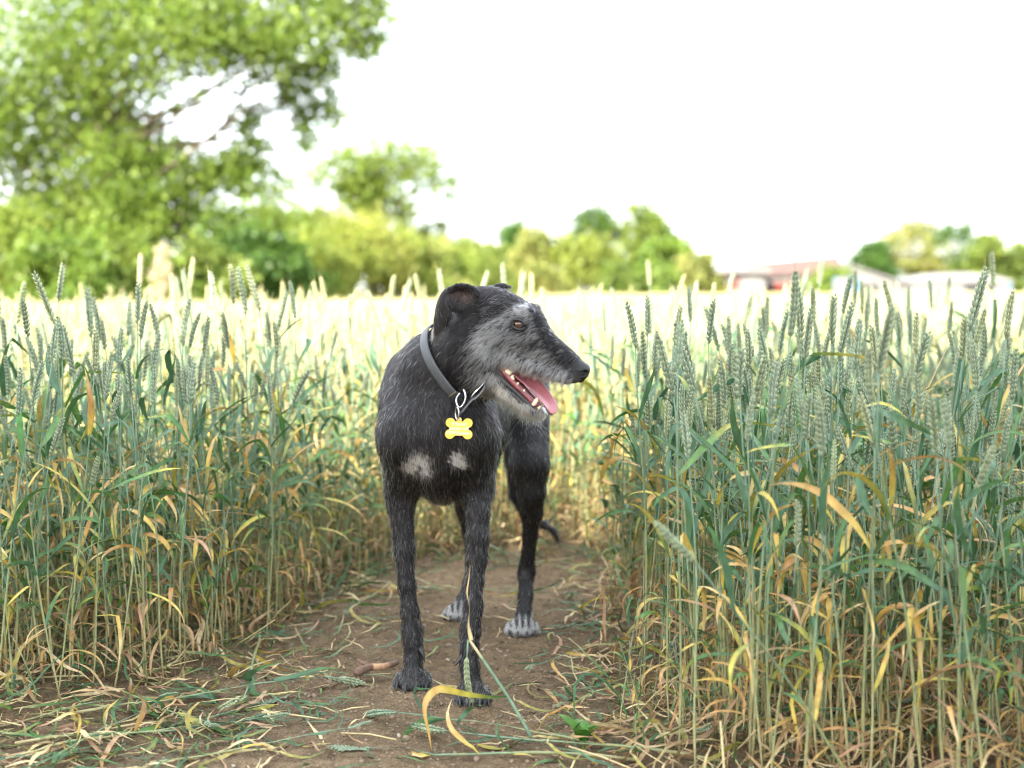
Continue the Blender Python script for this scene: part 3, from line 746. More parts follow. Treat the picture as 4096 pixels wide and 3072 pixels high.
def paint(X, nrm, L, g):
    """grey and white areas of the coat; returns grey share, cream share, bare (short) share"""
    r = X - HO
    u = 1200 + (r @ HX) * math.cos(HYAW) / HM; v = 600 - (X[:, 2] - HO[2]) / HM; c = r @ HC * 100
    head = (u > 760) & (v < 1380) & (X[:, 1] < 3.06) & (np.abs(c) < 8) & (v > 80)
    # black: skull top, bridge of the nose, around the eye, back of the cheek below the ear
    lin = np.interp(u, [760, 1000, 1150, 1300, 1420, 1500, 1560, 1700, 1900], [640, 520, 420, 330, 300, 470, 640, 800, 930])
    dark = np.clip((lin - v) / 60 + .5, 0, 1)
    back = np.clip((np.interp(v, [300, 450, 600, 750, 900, 1050], [1150, 1000, 920, 860, 850, 880]) - u) / 200 + .5, 0, 1)
    gh = g * (1 - .88 * dark) * (1 - .85 * back)
    gh = np.where((u > 1060) & (u < 1260) & (v > 250) & (v < 480), np.maximum(gh, .22), gh)
    brow = np.exp(-(((u - 1385) / 75) ** 2 + ((v - 385) / 48) ** 2)); gh = np.maximum(gh, .80 * brow)
    under = np.exp(-(((u - 1255) / 95) ** 2 + ((v - 520) / 45) ** 2)); gh = np.maximum(gh, .75 * under)
    ring = np.exp(-(((u - 1366) / 86) ** 2 + ((v - 490) / 52) ** 2) ** 2); gh = gh * (1 - .99 * ring)
    nosey = np.clip((u - 1760) / 100, 0, 1) * np.clip((960 - v) / 60, 0, 1); gh *= 1 - .9 * nosey
    gh *= 1 - .55 * np.exp(-(((u - 1500) / 110) ** 2 + ((v - 640) / 60) ** 2))
    g = np.where(head, gh, g)
    low = np.clip((.047 + .012 * np.sin(X[:, 0] * 420) - X[:, 2]) / .014, 0, 1); g = np.maximum(g, low * np.where(X[:, 1] > 3.25, .97, .42))
    cream = np.where(head, np.clip((v - np.interp(u, [900, 1100, 1300, 1500, 1800], [1000, 900, 900, 1000, 960])) / 90, 0, 1), 0)
    bare = np.zeros(len(X))
    # cream patches low on the breast
    ppx = (512 + X[:, 0] / X[:, 1] * FPX) * 4; ppy = (384 - FPX * np.tan(PITCH + np.arctan((X[:, 2] - CAM_H) / X[:, 1]))) * 4
    for cx, cy_, rx, ry in ((1672, 1838, 52, 34), (1640, 1870, 40, 30), (1700, 1880, 26, 34), (1828, 1836, 34, 34), (1850, 1858, 30, 18)):
        rag = .17 * np.sin(ppx * .21 + ppy * .09 + cx) + .26 * np.sin(ppy * .27 - ppx * .13) + .2 * np.sin(ppx * .61)
        bare = np.maximum(bare, .95 * np.clip(1.6 + rag - np.hypot((ppx - cx) / rx, (ppy - cy_) / ry) * 1.15, 0, 1) * (X[:, 1] < 3.02))
    g = np.maximum(g, bare * 1.2); cream = np.maximum(cream, bare)
    return np.clip(g, 0, 1), cream, bare, head

M_SKIN = None
def skin_mat():
    m, n, l, b = new_mat("dog_skin")
    at = n.new("ShaderNodeAttribute"); at.attribute_name = 'col'
    l.new(at.outputs['Color'], b.inputs['Base Color']); b.inputs['Roughness'].default_value = .62; b.inputs['Specular IOR Level'].default_value = .3
    return m
_fl, _L, _g, _li = coat(DV)
_g2, _cr, _ba, _hd = paint(DV, None, _L, _g)
skin = np.array([.011, .0105, .011])[None] * (1 + 0 * _g2[:, None]) + (_g2 ** 1.5)[:, None] * np.array([.06, .06, .06]) + (np.clip((_g2 - .7) * 3.3, 0, 1) * ~_hd)[:, None] * np.array([.16, .16, .155]) + (_cr * _g2)[:, None] * np.array([.06, .05, .04])
_u = 1200 + ((DV - HO) @ HX) * math.cos(HYAW) / HM; _v = 600 - (DV[:, 2] - HO[2]) / HM
_hol = np.exp(-((((_u - 875) / 95) ** 2 + ((_v - 225) / 62) ** 2) ** 2)) * (((DV - HO) @ HC) > .03)
skin = skin * (1 - _hol[:, None]) + _hol[:, None] * np.array([.048, .028, .025])
dog = empty("dog", (float(DV[:, 0].mean()), 3.2, 0)); bpy.context.view_layer.update()
tag(dog, "black and grey rough-coated lurcher standing on the path, tongue out, head turned", "dog")
DINV = -np.array(dog.location)
def dobj(name, me, parent=None):
    o = obj(name, me, dog if parent is None else parent)
    if parent is None: o.location = tuple(DINV)
    return o
me = mesh_from("body", DV, DF, skin_mat(), True, skin)
dobj("body", me)

# --- fur
def hair_mat():
    m = bpy.data.materials.new("dog_fur"); m.use_nodes = True
    n, l = m.node_tree.nodes, m.node_tree.links
    n.remove(n['Principled BSDF'])
    h = n.new("ShaderNodeBsdfHairPrincipled"); h.parametrization = 'COLOR'
    try: h.model = 'CHIANG'
    except Exception: pass
    at = n.new("ShaderNodeAttribute"); at.attribute_name = 'hcol'
    l.new(at.outputs['Color'], h.inputs['Color'])
    h.inputs['IOR'].default_value = 1.30; h.inputs['Roughness'].default_value = .36; h.inputs['Radial Roughness'].default_value = .5
    if 'Coat' in h.inputs: h.inputs['Coat'].default_value = 0
    l.new(h.outputs[0], n['Material Output'].inputs['Surface'])
    return m
M_FUR = hair_mat()

def make_fur(name, roots, dirs, nrm, L, rad, colr, parent, npt=6, droop=.25, frizz=.08, seed=1):
    g = np.random.default_rng(seed)
    N = len(roots)
    cv = bpy.data.hair_curves.new(name)
    cv.add_curves([npt] * N)
    t = np.linspace(0, 1, npt)[None, :, None]
    bend = g.normal(0, 1, (N, 1, 3)) * frizz
    pts = roots[:, None, :] + L[:, None, None] * (dirs[:, None, :] * t + (bend + np.array([0, 0, -droop]) - .25 * nrm[:, None, :]) * t ** 2
                                                  + g.normal(0, .35, (N, 1, 3)) * frizz * np.sin(t * 5 + g.uniform(0, 6, (N, 1, 1))))
    cv.position_data.foreach_set("vector", pts.astype(np.float32).ravel())
    ra = cv.attributes.get("radius") or cv.attributes.new("radius", 'FLOAT', 'POINT')
    rr = (rad[:, None] * np.linspace(1, .22, npt)[None] ** .8).astype(np.float32)
    ra.data.foreach_set("value", rr.ravel())
    ca = cv.attributes.new("hcol", 'FLOAT_COLOR', 'CURVE')
    cc = np.ones((N, 4), np.float32); cc[:, :3] = colr
    ca.data.foreach_set("color", cc.ravel())
    cv.materials.append(M_FUR)
    o = bpy.data.objects.new(name, cv); link(o, parent); o["kind"] = "stuff"
    o.location = tuple(DINV)
    return o

def sample_mesh(V, F, wt, N, g):
    T = np.concatenate([F[:, [0, 1, 2]], F[:, [0, 2, 3]]])
    a, b, c = V[T[:, 0]], V[T[:, 1]], V[T[:, 2]]
    cr = np.cross(b - a, c - a); ar = np.linalg.norm(cr, axis=1)
    pw = ar * wt[T].mean(1); pw /= pw.sum()
    i = g.choice(len(T), N, p=pw)
    r1, r2 = np.sqrt(g.random(N)), g.random(N)
    p = a[i] * (1 - r1)[:, None] + b[i] * (r1 * (1 - r2))[:, None] + c[i] * (r1 * r2)[:, None]
    return p, cr[i] / (ar[i][:, None] + 1e-12)

def fur():
    g = np.random.default_rng(3)
    u = 1200 + ((DV - HO) @ HX) * math.cos(HYAW) / HM; v = 600 - (DV[:, 2] - HO[2]) / HM
    wt = np.where(_hd, 2.6, 1.0) * np.where(DV[:, 1] > 3.3, .55, 1.0)
    # bare: the nose, inside the mouth, inside of the ear
    cc = (DV - HO) @ HC * 100
    mouth = _hd & (u > 1110) & ~((u > 1470) & (v > 1130)) & (v > np.interp(u, [1110, 1330, 1600], [815, 868, 960])) & (v < np.interp(u, [1090, 1200, 1310, 1400, 1540], [840, 965, 1070, 1160, 1205]))
    nose = _hd & (u > np.interp(v, [760, 800, 900, 985], [1860, 1815, 1800, 1830])) & (v > 775) & (v < 985)
    eye = _hd & (((u - 1345) / 48) ** 2 + ((v - 474) / 34) ** 2 < 1)
    wt = np.where(mouth | nose | eye, 0, wt)
    hollow = _hd & (((u - 865) / 105) ** 2 + ((v - 245) / 75) ** 2 < 1)
    wt = np.where(hollow, wt * .25, wt)
    ql = (DV - COLC) @ NA
    wt = np.where((np.abs(ql) < .012) & (np.linalg.norm(DV - COLC, axis=1) < .10), wt * .03, wt)
    N = 210000
    p, nr = sample_mesh(DV, DF, wt, N, g)
    fl, L, gr, li = coat(p)
    gr, cream, bare, head = paint(p, nr, L, gr)
    # clumping: neighbouring hairs share their deviation
    cell = np.floor(p / .007).astype(int); key = (cell @ np.array([73856093, 19349663, 83492791])) % 4096
    tab = g.normal(0, 1, (4096, 3))
    fl = fl + tab[key] * .20 + g.normal(0, .13, (N, 3))
    fl = fl - (fl * nr).sum(1, keepdims=True) * nr
    fl /= np.linalg.norm(fl, axis=1, keepdims=True) + 1e-9
    li = np.clip(li + g.normal(0, .10, N), .05, .8)
    d = fl * (1 - li)[:, None] + nr * li[:, None]
    d /= np.linalg.norm(d, axis=1, keepdims=True)
    L = L * np.where(head, .95, .78) * g.uniform(.5, 1.15, N) * (1 - .55 * bare)
    c2 = np.floor(p / .0042).astype(int); k2 = (c2 @ np.array([83492791, 73856093, 19349663])) % 8192
    cl_on = g.random(8192)[k2]
    is_w = g.random(N) < np.clip(gr * np.where(cl_on < gr * .85 + .14, 1.4, .35), 0, .97)
    L = np.where(is_w & ~head, L * 1.3, L)
    shade = g.uniform(.4, 1.0, N)
    black = np.array([.0050, .0046, .0049])[None] * g.uniform(.4, 1.8, (N, 1)); black[:, 0] *= g.uniform(.95, 1.25, N)
    white = np.array([.86, .86, .85])[None] * shade[:, None]
    crm = np.array([.72, .64, .52])[None] * (.6 + .4 * shade[:, None])
    mid = (g.random(N) < np.where(head, .18, .16)) & ~is_w; black[mid] = np.array([.040, .039, .041])[None] * g.uniform(.35, 1.6, (int(mid.sum()), 1))
    c = np.where(is_w[:, None], white * (1 - cream[:, None]) + crm * cream[:, None], black)
    rad = np.where(is_w, g.uniform(.00020, .00040, N), g.uniform(.00018, .00034, N))
    rad = rad * np.where(head & is_w, 1.2, 1.0)
    make_fur("coat", p, d, nr, L, rad, c, dog, seed=4)
    # whiskers and beard
    bp = []
    for i in range(1100):
        s = g.random(); uu = 1060 + 450 * s; vv = np.interp(uu, [1060, 1200, 1390, 1510], [1010, 1150, 1275, 1295]) - g.random() * 45
        bp.append((*H(uu, vv, g.uniform(-2, 2.2)), 0))
    bp = np.array(bp)[:, :3]
    dd = np.stack([unit(-HX * g.uniform(-.1, .7) + DN * g.uniform(.5, 1) + HC * g.normal(0, .35)) for _ in bp])
    make_fur("beard", bp, dd, dd * 0, g.uniform(.006, .030, len(bp)) * g.uniform(.5, 1, len(bp)), g.uniform(.0002, .0003, len(bp)), np.array([.70, .63, .52])[None] * g.uniform(.45, 1, (len(bp), 1)), dog, npt=8, droop=.15, frizz=.28, seed=5)
    # tuft behind the ear tip, hair over the upper lip, inside of the ear
    ep, ed = [], []
    for i in range(170): ep.append(H(g.uniform(606, 650), g.uniform(490, 570), g.uniform(4.4, 5.0))); ed.append(unit(-HX * g.uniform(.0, .35) + DN + HC * g.normal(0, .1)))
    make_fur("ear_tuft", np.array(ep), np.array(ed), np.zeros((170, 3)), g.uniform(.015, .042, 170), np.full(170, .00022), np.array([.20, .16, .13])[None] * g.uniform(.1, 1.2, (170, 1)), dog, npt=7, droop=.05, frizz=.1, seed=6)
    ep, ed = [], []
    for i in range(240):
        ep.append(H(g.uniform(780, 985), g.uniform(190, 320), 4.9)); ed.append(unit(-HX * g.uniform(-.4, .8) + HZ * g.uniform(.1, 1) + HC * .6))
    make_fur("ear_hair", np.array(ep), np.array(ed), np.zeros((240, 3)), g.uniform(.008, .022, 240), np.full(240, .0002), np.array([.45, .40, .36])[None] * g.uniform(.15, 1.2, (240, 1)), dog, npt=6, droop=.0, frizz=.15, seed=8)
fur()

# --- eyes, nose, mouth, claws
def sphere(mb, c, r, ax=(HX, HZ, HC), sc_=(1, 1, 1), n=20, m=12, C=(1, 1, 1), half=False):
    V, F = [], []
    for i in range(m + 1):
        th = math.pi * i / m * (.5 if half else 1)
        for k in range(n):
            ph = 2 * math.pi * k / n
            V.append(np.asarray(c) + r * (ax[0] * math.sin(th) * math.cos(ph) * sc_[0] + ax[1] * math.sin(th) * math.sin(ph) * sc_[1] + ax[2] * math.cos(th) * sc_[2]))
    for i in range(m):
        for k in range(n): F.append((i * n + k, i * n + (k + 1) % n, (i + 1) * n + (k + 1) % n, (i + 1) * n + k)[::-1])
    mb.add(V, F, C)

M_EYE = plain("eye_dark", (.012, .008, .006), .08, coat=1.0)
M_IRIS, n_, l_, b_ = new_mat("eye_iris")
b_.inputs['Base Color'].default_value = (.30, .10, .022, 1); b_.inputs['Roughness'].default_value = .06; b_.inputs['Coat Weight'].default_value = 1
tcx = n_.new("ShaderNodeTexCoord"); nzx = n_.new("ShaderNodeTexNoise"); nzx.inputs['Scale'].default_value = 900
rpx = n_.new("ShaderNodeValToRGB"); rpx.color_ramp.elements[0].color = (.045, .015, .005, 1); rpx.color_ramp.elements[1].color = (.14, .045, .012, 1)
l_.new(tcx.outputs['Object'], nzx.inputs['Vector']); l_.new(nzx.outputs['Fac'], rpx.inputs['Fac']); l_.new(rpx.outputs['Color'], b_.inputs['Base Color'])
M_BLACK = plain("black_skin", (.010, .010, .011), .30, noise=220, var=.5, bump=.5, bscale=700, spec=.6)
M_NOSE = plain("nose_leather", (.004, .0042, .005), .36, noise=300, var=.4, bump=.6, bscale=900, spec=.4)
M_TONGUE, n_, l_, b_ = new_mat("tongue")
b_.inputs['Base Color'].default_value = (.55, .15, .17, 1); b_.inputs['Coat Weight'].default_value = .35; b_.inputs['Coat Roughness'].default_value = .12; b_.inputs['Roughness'].default_value = .34; b_.inputs['Subsurface Weight'].default_value = .25
b_.inputs['Subsurface Radius'].default_value = (.006, .002, .0015); b_.inputs['Subsurface Scale'].default_value = .6
tcx = n_.new("ShaderNodeTexCoord"); nzx = n_.new("ShaderNodeTexNoise"); nzx.inputs['Scale'].default_value = 90; nzx.inputs['Detail'].default_value = 6
rpx = n_.new("ShaderNodeValToRGB"); rpx.color_ramp.elements[0].color = (.34, .10, .12, 1); rpx.color_ramp.elements[1].color = (.48, .18, .20, 1)
bpx = n_.new("ShaderNodeBump"); bpx.inputs['Strength'].default_value = .35; bpx.inputs['Distance'].default_value = .001
nzy = n_.new("ShaderNodeTexNoise"); nzy.inputs['Scale'].default_value = 900
l_.new(tcx.outputs['Object'], nzx.inputs['Vector']); l_.new(nzx.outputs['Fac'], rpx.inputs['Fac']); l_.new(rpx.outputs['Color'], b_.inputs['Base Color'])
l_.new(tcx.outputs['Object'], nzy.inputs['Vector']); l_.new(nzy.outputs['Fac'], bpx.inputs['Height']); l_.new(bpx.outputs['Normal'], b_.inputs['Normal'])
M_GUM = plain("gum", (.22, .05, .055), .28, noise=160, var=.55, spec=.6)
M_MOUTH = plain("mouth_lining", (.20, .045, .05), .35, noise=120, var=.4)
M_TOOTH = plain("tooth", (.74, .64, .45), .25, noise=200, var=.14, spec=.6)
M_CLAW = plain("claw", (.016, .016, .018), .35, noise=300, var=.4)

for s_, nm in ((1, "near"), (-1, "far")):
    c = H(1345, 474, 3.35 * s_)
    mb = MB(); sphere(mb, c, .0120, n=24, m=16)
    o = dobj("eye", mb.mesh("eye", M_EYE))
    look = unit(HC * s_ * .93 + HX * .34 + DN * .02); up = unit(HZ - look * (HZ @ look)); sd = np.cross(look, up)
    mb = MB(); sphere(mb, c + look * .0012, .0094, ax=(sd, up, look), n=28, m=14, half=True)
    # iris: a cap of the ball, pupil in front of it
    th_in = []
    mb2 = MB(); V, F = [], []
    for i in range(7):
        th = R(2 + 43 * i / 6)
        for k in range(28):
            ph = 2 * math.pi * k / 28
            V.append(c + .01216 * (sd * math.sin(th) * math.cos(ph) + up * math.sin(th) * math.sin(ph) + look * math.cos(th)))
    for i in range(6):
        for k in range(28): F.append((i * 28 + k, (i + 1) * 28 + k, (i + 1) * 28 + (k + 1) % 28, i * 28 + (k + 1) % 28))
    mb2.add(V, F)
    dobj("iris", mb2.mesh("iris", M_IRIS), o)
    V, F = [], []
    mb3 = MB()
    for i in range(4):
        th = R(.3 + 17 * i / 3)
        for k in range(20):
            ph = 2 * math.pi * k / 20
            V.append(c + .01226 * (sd * math.sin(th) * math.cos(ph) + up * math.sin(th) * math.sin(ph) + look * math.cos(th)))
    for i in range(3):
        for k in range(20): F.append((i * 20 + k, (i + 1) * 20 + k, (i + 1) * 20 + (k + 1) % 20, i * 20 + (k + 1) % 20))
    mb3.add(V, F)
    dobj("pupil", mb3.mesh("pupil", M_EYE), o)
    # lids: dark rims above and below
    for pts, rr, nm in (([(1278, 452, 4.30), (1308, 438, 4.50), (1345, 433, 4.58), (1384, 449, 4.36), (1416, 486, 4.0)], .0033, "upper_eyelid"),
                        ([(1282, 455, 4.30), (1304, 490, 4.42), (1345, 518, 4.42), (1384, 518, 4.2), (1414, 494, 3.95)], .0028, "lower_eyelid")):
        mb = MB(); pp = smooth_path([H(a, b, c_ * s_) for a, b, c_ in pts], 12)
        mb.tube(pp, [rr * (.45 + .75 * math.sin(math.pi * (i + .6) / 12.4)) for i in range(12)], 8)
        dobj(nm, mb.mesh(nm, M_BLACK), o)

# nose: leather pad with two nostrils
nx_, ny_, nz_ = 56, 40, 46
nlo, nhi = H(1720, 1030, 0) - .03, H(1970, 730, 0) + .03
NH = .0011
nn_ = np.ceil((nhi - nlo) / NH).astype(int)
X = np.stack(np.meshgrid(*[nlo[i] + NH * np.arange(nn_[i]) for i in range(3)], indexing='ij'), -1)
def cn(a, b, ra, rb, sq=None): return prim_d(dict(t='cone', a=np.asarray(a, float), b=np.asarray(b, float), ra=ra, rb=rb, sq=sq), X)
Fn = cn(H(1832, 846, 0), H(1886, 868, 0), .0168, .0128, (HC, 1.2))
Fn = smin(Fn, cn(H(1822, 900, 1.05), H(1868, 912, .85), .0130, .0105), .012)
Fn = smin(Fn, cn(H(1822, 900, -1.05), H(1868, 912, -.85), .0130, .0105), .012)
Fn = smin(Fn, cn(H(1835, 945, 0), H(1855, 958, 0), .0100, .007), .010)
for s_ in (1, -1):
    Fn = -smin(-Fn, cn(H(1866, 915, 1.9 * s_), H(1902, 900, 1.35 * s_), .0034, .0052), .004)
    Fn = -smin(-Fn, cn(H(1790, 860, 2.6 * s_), H(1866, 918, 2.15 * s_), .0016, .0036), .004)
Fn = -smin(-Fn, cn(H(1936, 900, 0), H(1890, 990, 0), .0014, .0014), .003)
nV, nF = surface_nets(Fn.astype(np.float32), nlo, NH)
dobj("nose", mesh_from("nose", relax(nV, nF, 2, .5), nF, M_NOSE))

# mouth lining, lips, gums, teeth, tongue
def ribbon_tube(name, pts, rad, mat, n=10, seg=30, parent=None, sqz=None):
    pp = smooth_path([H(*q) for q in pts], seg)
    rr = np.interp(np.linspace(0, 1, seg), np.linspace(0, 1, len(rad)), rad)
    mb = MB(); mb.tube(pp, list(rr), n)
    return dobj(name, mb.mesh(name, mat), parent)
lin_ = MB()
V, F = [], []
rows_ = [((1115, 850), 3.3), ((1180, 930), 3.0), ((1270, 1030), 2.5), ((1370, 1120), 1.9), ((1460, 1195), 1.2)]
for (u_, v_), hw_ in rows_:
    for k in range(9):
        f = k / 8 * 2 - 1
        V.append(H(u_ + 14 * (1 - f * f), v_ + 26 * (1 - f * f), hw_ * f))
for i in range(len(rows_) - 1):
    for k in range(8): F.append((i * 9 + k, i * 9 + k + 1, (i + 1) * 9 + k + 1, (i + 1) * 9 + k))
lin_.add(V, F)
mouth = dobj("mouth_floor", lin_.mesh("mouth_floor", M_MOUTH))
V, F = [], []
rows_ = [((1100, 820), 3.4), ((1200, 838), 3.1), ((1330, 880), 2.7), ((1480, 930), 2.2), ((1640, 975), 1.7), ((1760, 990), 1.1)]
lin_ = MB()
for (u_, v_), hw_ in rows_:
    for k in range(9):
        f = k / 8 * 2 - 1
        V.append(H(u_, v_ - 30 * (1 - f * f), hw_ * f))
for i in range(len(rows_) - 1):
    for k in range(8): F.append((i * 9 + k, i * 9 + k + 1, (i + 1) * 9 + k + 1, (i + 1) * 9 + k))
lin_.add(V, F)
dobj("palate", lin_.mesh("palate", M_MOUTH))
V, F = [], []
lin_ = MB()
for i in range(6):                         # back of the mouth
    for k in range(7):
        f = k / 6 * 2 - 1
        V.append(H(1110 + 40 * i / 5 - 30 * abs(f), 815 + 130 * i / 5 * 1.0, 3.3 * f))
for i in range(5):
    for k in range(6): F.append((i * 7 + k, i * 7 + k + 1, (i + 1) * 7 + k + 1, (i + 1) * 7 + k))
lin_.add(V, F)
dobj("cheek_lining", lin_.mesh("cheek_lining", M_MOUTH))
for s_ in (1, -1):
    ribbon_tube("lower_lip", [(1082, 800, 3.75 * s_), (1084, 850, 3.95 * s_), (1130, 945, 3.75 * s_), (1225, 1045, 3.35 * s_), (1315, 1118, 2.75 * s_), (1390, 1200, 2.3 * s_), (1460, 1250, 1.6 * s_), (1520, 1252, .5 * s_)],
                [.002, .0052, .0066, .0060, .0058, .0062, .0064, .005], M_BLACK)
    ribbon_tube("inner_lip", [(1105, 815, 3.5 * s_), (1140, 905, 3.4 * s_), (1235, 1000, 3.1 * s_), (1330, 1090, 2.6 * s_), (1420, 1180, 2.0 * s_), (1490, 1225, 1.3 * s_)], [.003, .0062, .0058, .0055, .006, .004], M_BLACK)
    g_ = ribbon_tube("lower_gum", [(1160, 830, 2.9 * s_), (1215, 905, 2.75 * s_), (1290, 990, 2.5 * s_), (1370, 1075, 2.1 * s_), (1440, 1150, 1.75 * s_), (1500, 1205, 1.1 * s_)], [.004, .0068, .0062, .0055, .0066, .004], M_GUM)
    # teeth: (base, tip, radius)
    T = [((1200, 862), (1228, 832), .0048), ((1232, 895), (1262, 858), .0062), ((1252, 905), (1285, 888), .0058), ((1268, 950), (1300, 922), .0046), ((1284, 962), (1302, 948), .0040),
         ((1312, 1012), (1340, 986), .0045), ((1368, 1072), (1392, 1048), .0042), ((1408, 1098), (1416, 1086), .0018), ((1462, 1172), (1512, 1108), .0062), ((1498, 1215), (1530, 1192), .0042)]
    for (a0, a1), (b0, b1), rr in T:
        cc = np.interp(a0, [1160, 1290, 1440, 1500], [2.95, 2.6, 1.9, 1.2]) * s_
        a, b = H(a0, a1, cc), H(b0, b1, cc * .97)
        mid = (a + b) / 2 + (HX * .0012 if rr > .006 and a0 > 1400 else 0)
        mb = MB(); mb.tube([a - (b - a) * .35, a, mid, b + 0 * HX], [rr * .8, rr, rr * .8, rr * .12], 9)
        dobj("tooth", mb.mesh("tooth", M_TOOTH), g_)
# tongue
cl = smooth_path([H(1170, 850, .1), H(1260, 888, .1), H(1360, 960, .15), H(1450, 1040, .25), H(1528, 1120, .35), H(1582, 1200, .4), H(1616, 1275, .4)], 26)
mb = MB(); V, F = [], []
nk = 14
for i, c in enumerate(cl):
    t = i / 25
    tg = unit(cl[min(i + 1, 25)] - cl[max(i - 1, 0)])
    wd = unit(HC * .86 - (HX * -.45 + HZ * .62) * -.0 + (-HX * .30 - HZ * .34)); wd = unit(wd - tg * (wd @ tg)); nm_ = unit(np.cross(wd, tg)); nm_ = nm_ if nm_ @ (HX + HZ) > 0 else -nm_
    hw = .0180 * (1 + .22 * math.sin(math.pi * min(1, t * 1.05))) * (1 if t < .84 else math.sqrt(max(0.02, 1 - ((t - .84) / .165) ** 2)))
    th = .0042 * (1 if t < .9 else .8)
    for k in range(nk):
        an = 2 * math.pi * k / nk
        x, y = math.cos(an), math.sin(an)
        lift_ = .0075 * (abs(x) ** 1.6) - .0050 * math.exp(-(x / .20) ** 2) + .0012 * math.sin(t * 16) * abs(x)
        V.append(c + wd * hw * x + nm_ * (th * y * (1 - .35 * abs(x)) + lift_))
for i in range(25):
    for k in range(nk): F.append((i * nk + k, i * nk + (k + 1) % nk, (i + 1) * nk + (k + 1) % nk, (i + 1) * nk + k))
F.append(tuple(range(nk))); F.append(tuple(25 * nk + k for k in range(nk)))
mb.add(V, F)
dobj("tongue", mb.mesh("tongue", M_TONGUE))
# claws
for c, f in PAWS:
    mb = MB()
    p0 = c + np.array([0, 0, .0035])
    mb.tube(smooth_path([p0 - f * .006, p0 + f * .006 + np.array([0, 0, .0008]), p0 + f * .015 - np.array([0, 0, .007]), p0 + f * .018 - np.array([0, 0, .0145])], 7), [.0036, .0036, .0034, .003, .0026, .0018, .0006], 7)
    dobj("claw", mb.mesh("claw", M_CLAW))
for pts in ([P(1676, 2590, 3.0), P(1692, 2618, 2.993), P(1697, 2646, 2.990)], [P(1858, 2612, 2.905), P(1836, 2642, 2.898), P(1818, 2664, 2.895)]):
    mb = MB(); mb.tube(smooth_path(pts, 7), [.0058, .0052, .0044, .0036, .0028, .0018, .0005], 8)
    dobj("dewclaw", mb.mesh("dewclaw", M_CLAW))
# ================================================================== collar
from mathutils.bvhtree import BVHTree
M_LEATHER = plain("collar_leather", (.055, .060, .066), .42, noise=260, var=.3, bump=.5, bscale=600, spec=.45)
M_STEEL = plain("steel", (.52, .53, .55), .25, metal=1.0, noise=200, var=.15)
M_THREAD = plain("yellow_thread", (.42, .32, .08), .7)
M_YELLOW = plain("yellow_enamel", (.70, .43, .018), .32, noise=120, var=.05)
M_ENGRAVE = plain("engraved_metal", (.72, .70, .62), .4, metal=.3)
bvh = BVHTree.FromPolygons([tuple(p) for p in DV], [tuple(int(i) for i in f) for f in DF])
e1 = unit(np.cross(NA, (0, 0, 1.0))); e2 = np.cross(e1, NA)          # e2 points up the ring
nr_ = 72
rad_ = []
for i in range(nr_):
    an = 2 * math.pi * i / nr_
    d = e1 * math.cos(an) + e2 * math.sin(an)
    rs = []
    for off in (-.009, 0, .009):
        h = bvh.ray_cast(Vector(COLC + NA * off), Vector(d), .12)
        rs.append(h[3] if h[3] is not None else .078)
    rad_.append(min(max(rs), .094))
rad_ = np.array(rad_)
for _ in range(6): rad_ = (np.roll(rad_, 1) + np.roll(rad_, -1) + 2 * rad_) / 4
rad_ += .0045
collar = empty("dog_collar", tuple(COLC)); bpy.context.view_layer.update()
tag(collar, "dark grey leather collar with a bone-shaped tag round the dog's neck", "collar")
def cobj(name, me, parent=None):
    o = obj(name, me, collar if parent is None else parent)
    if parent is None: o.location = tuple(-COLC)
    return o
def ring_pt(an, off=0., out=0.):
    r = np.interp(an % (2 * math.pi), np.linspace(0, 2 * math.pi, nr_ + 1), np.append(rad_, rad_[0]))
    return COLC + (e1 * math.cos(an) + e2 * math.sin(an)) * (r + out) + NA * off
prof = [(-.0110, .0004), (-.0104, .0030), (-.006, .0038), (0, .0041), (.006, .0038), (.0104, .0030), (.0110, .0004), (.008, -.0006), (-.008, -.0006)]
V, F = [], []
for i in range(nr_):
    for off, out in prof: V.append(ring_pt(2 * math.pi * i / nr_, off, out))
q = len(prof)
for i in range(nr_):
    for k in range(q): F.append((i * q + k, ((i + 1) % nr_) * q + k, ((i + 1) % nr_) * q + (k + 1) % q, i * q + (k + 1) % q))
mb = MB(); mb.add(V, F)
cobj("strap", mb.mesh("strap", M_LEATHER))
def ang_of(px, py):                               # ring angle seen at a pixel of the photograph, on the near side
    best = None
    for i in range(720):
        a = 2 * math.pi * i / 720; p = ring_pt(a)
        if (p - COLC)[1] > .02: continue
        k = FPX * 4 / p[1]
        d = np.hypot(*(np.array([p[0], p[2]]) - P(px, py, p[1])[[0, 2]]))
        if best is None or d < best[0]: best = (d, a)
    return best[1]
for z_ in ((735, 1075), (868, 1075)):
    a = ang_of(1480 + .452 * z_[0], 1080 + .452 * z_[1])
    for j in range(7):
        mb = MB(); o_ = -.009 + .003 * j
        mb.tube([ring_pt(a, o_, .0040), ring_pt(a, o_ + .0022, .0044)], .0007, 5)
        cobj("stitch", mb.mesh("stitch", M_THREAD))
zp = lambda u, v, Y: P(1480 + .452 * u, 1080 + .452 * v, Y)
def front(u, v):                                  # depth of the coat's surface at a point of the profile grid
    d = P(1480 + .452 * u, 1080 + .452 * v, 1.0) - np.array([0, 0, CAM_H])
    h = bvh.ray_cast(Vector((0, 0, CAM_H)), Vector(d).normalized(), 8)
    return h[0][1] if h[0] is not None else 2.9
YF = min(front(u, v) for u, v in ((800, 1120), (780, 1200), (850, 1180), (900, 1140), (760, 1260), (780, 1330))) - .010
YT = min(front(u, v) for u, v in ((690, 1350), (787, 1405), (890, 1350), (690, 1480), (890, 1480), (787, 1320))) - .013
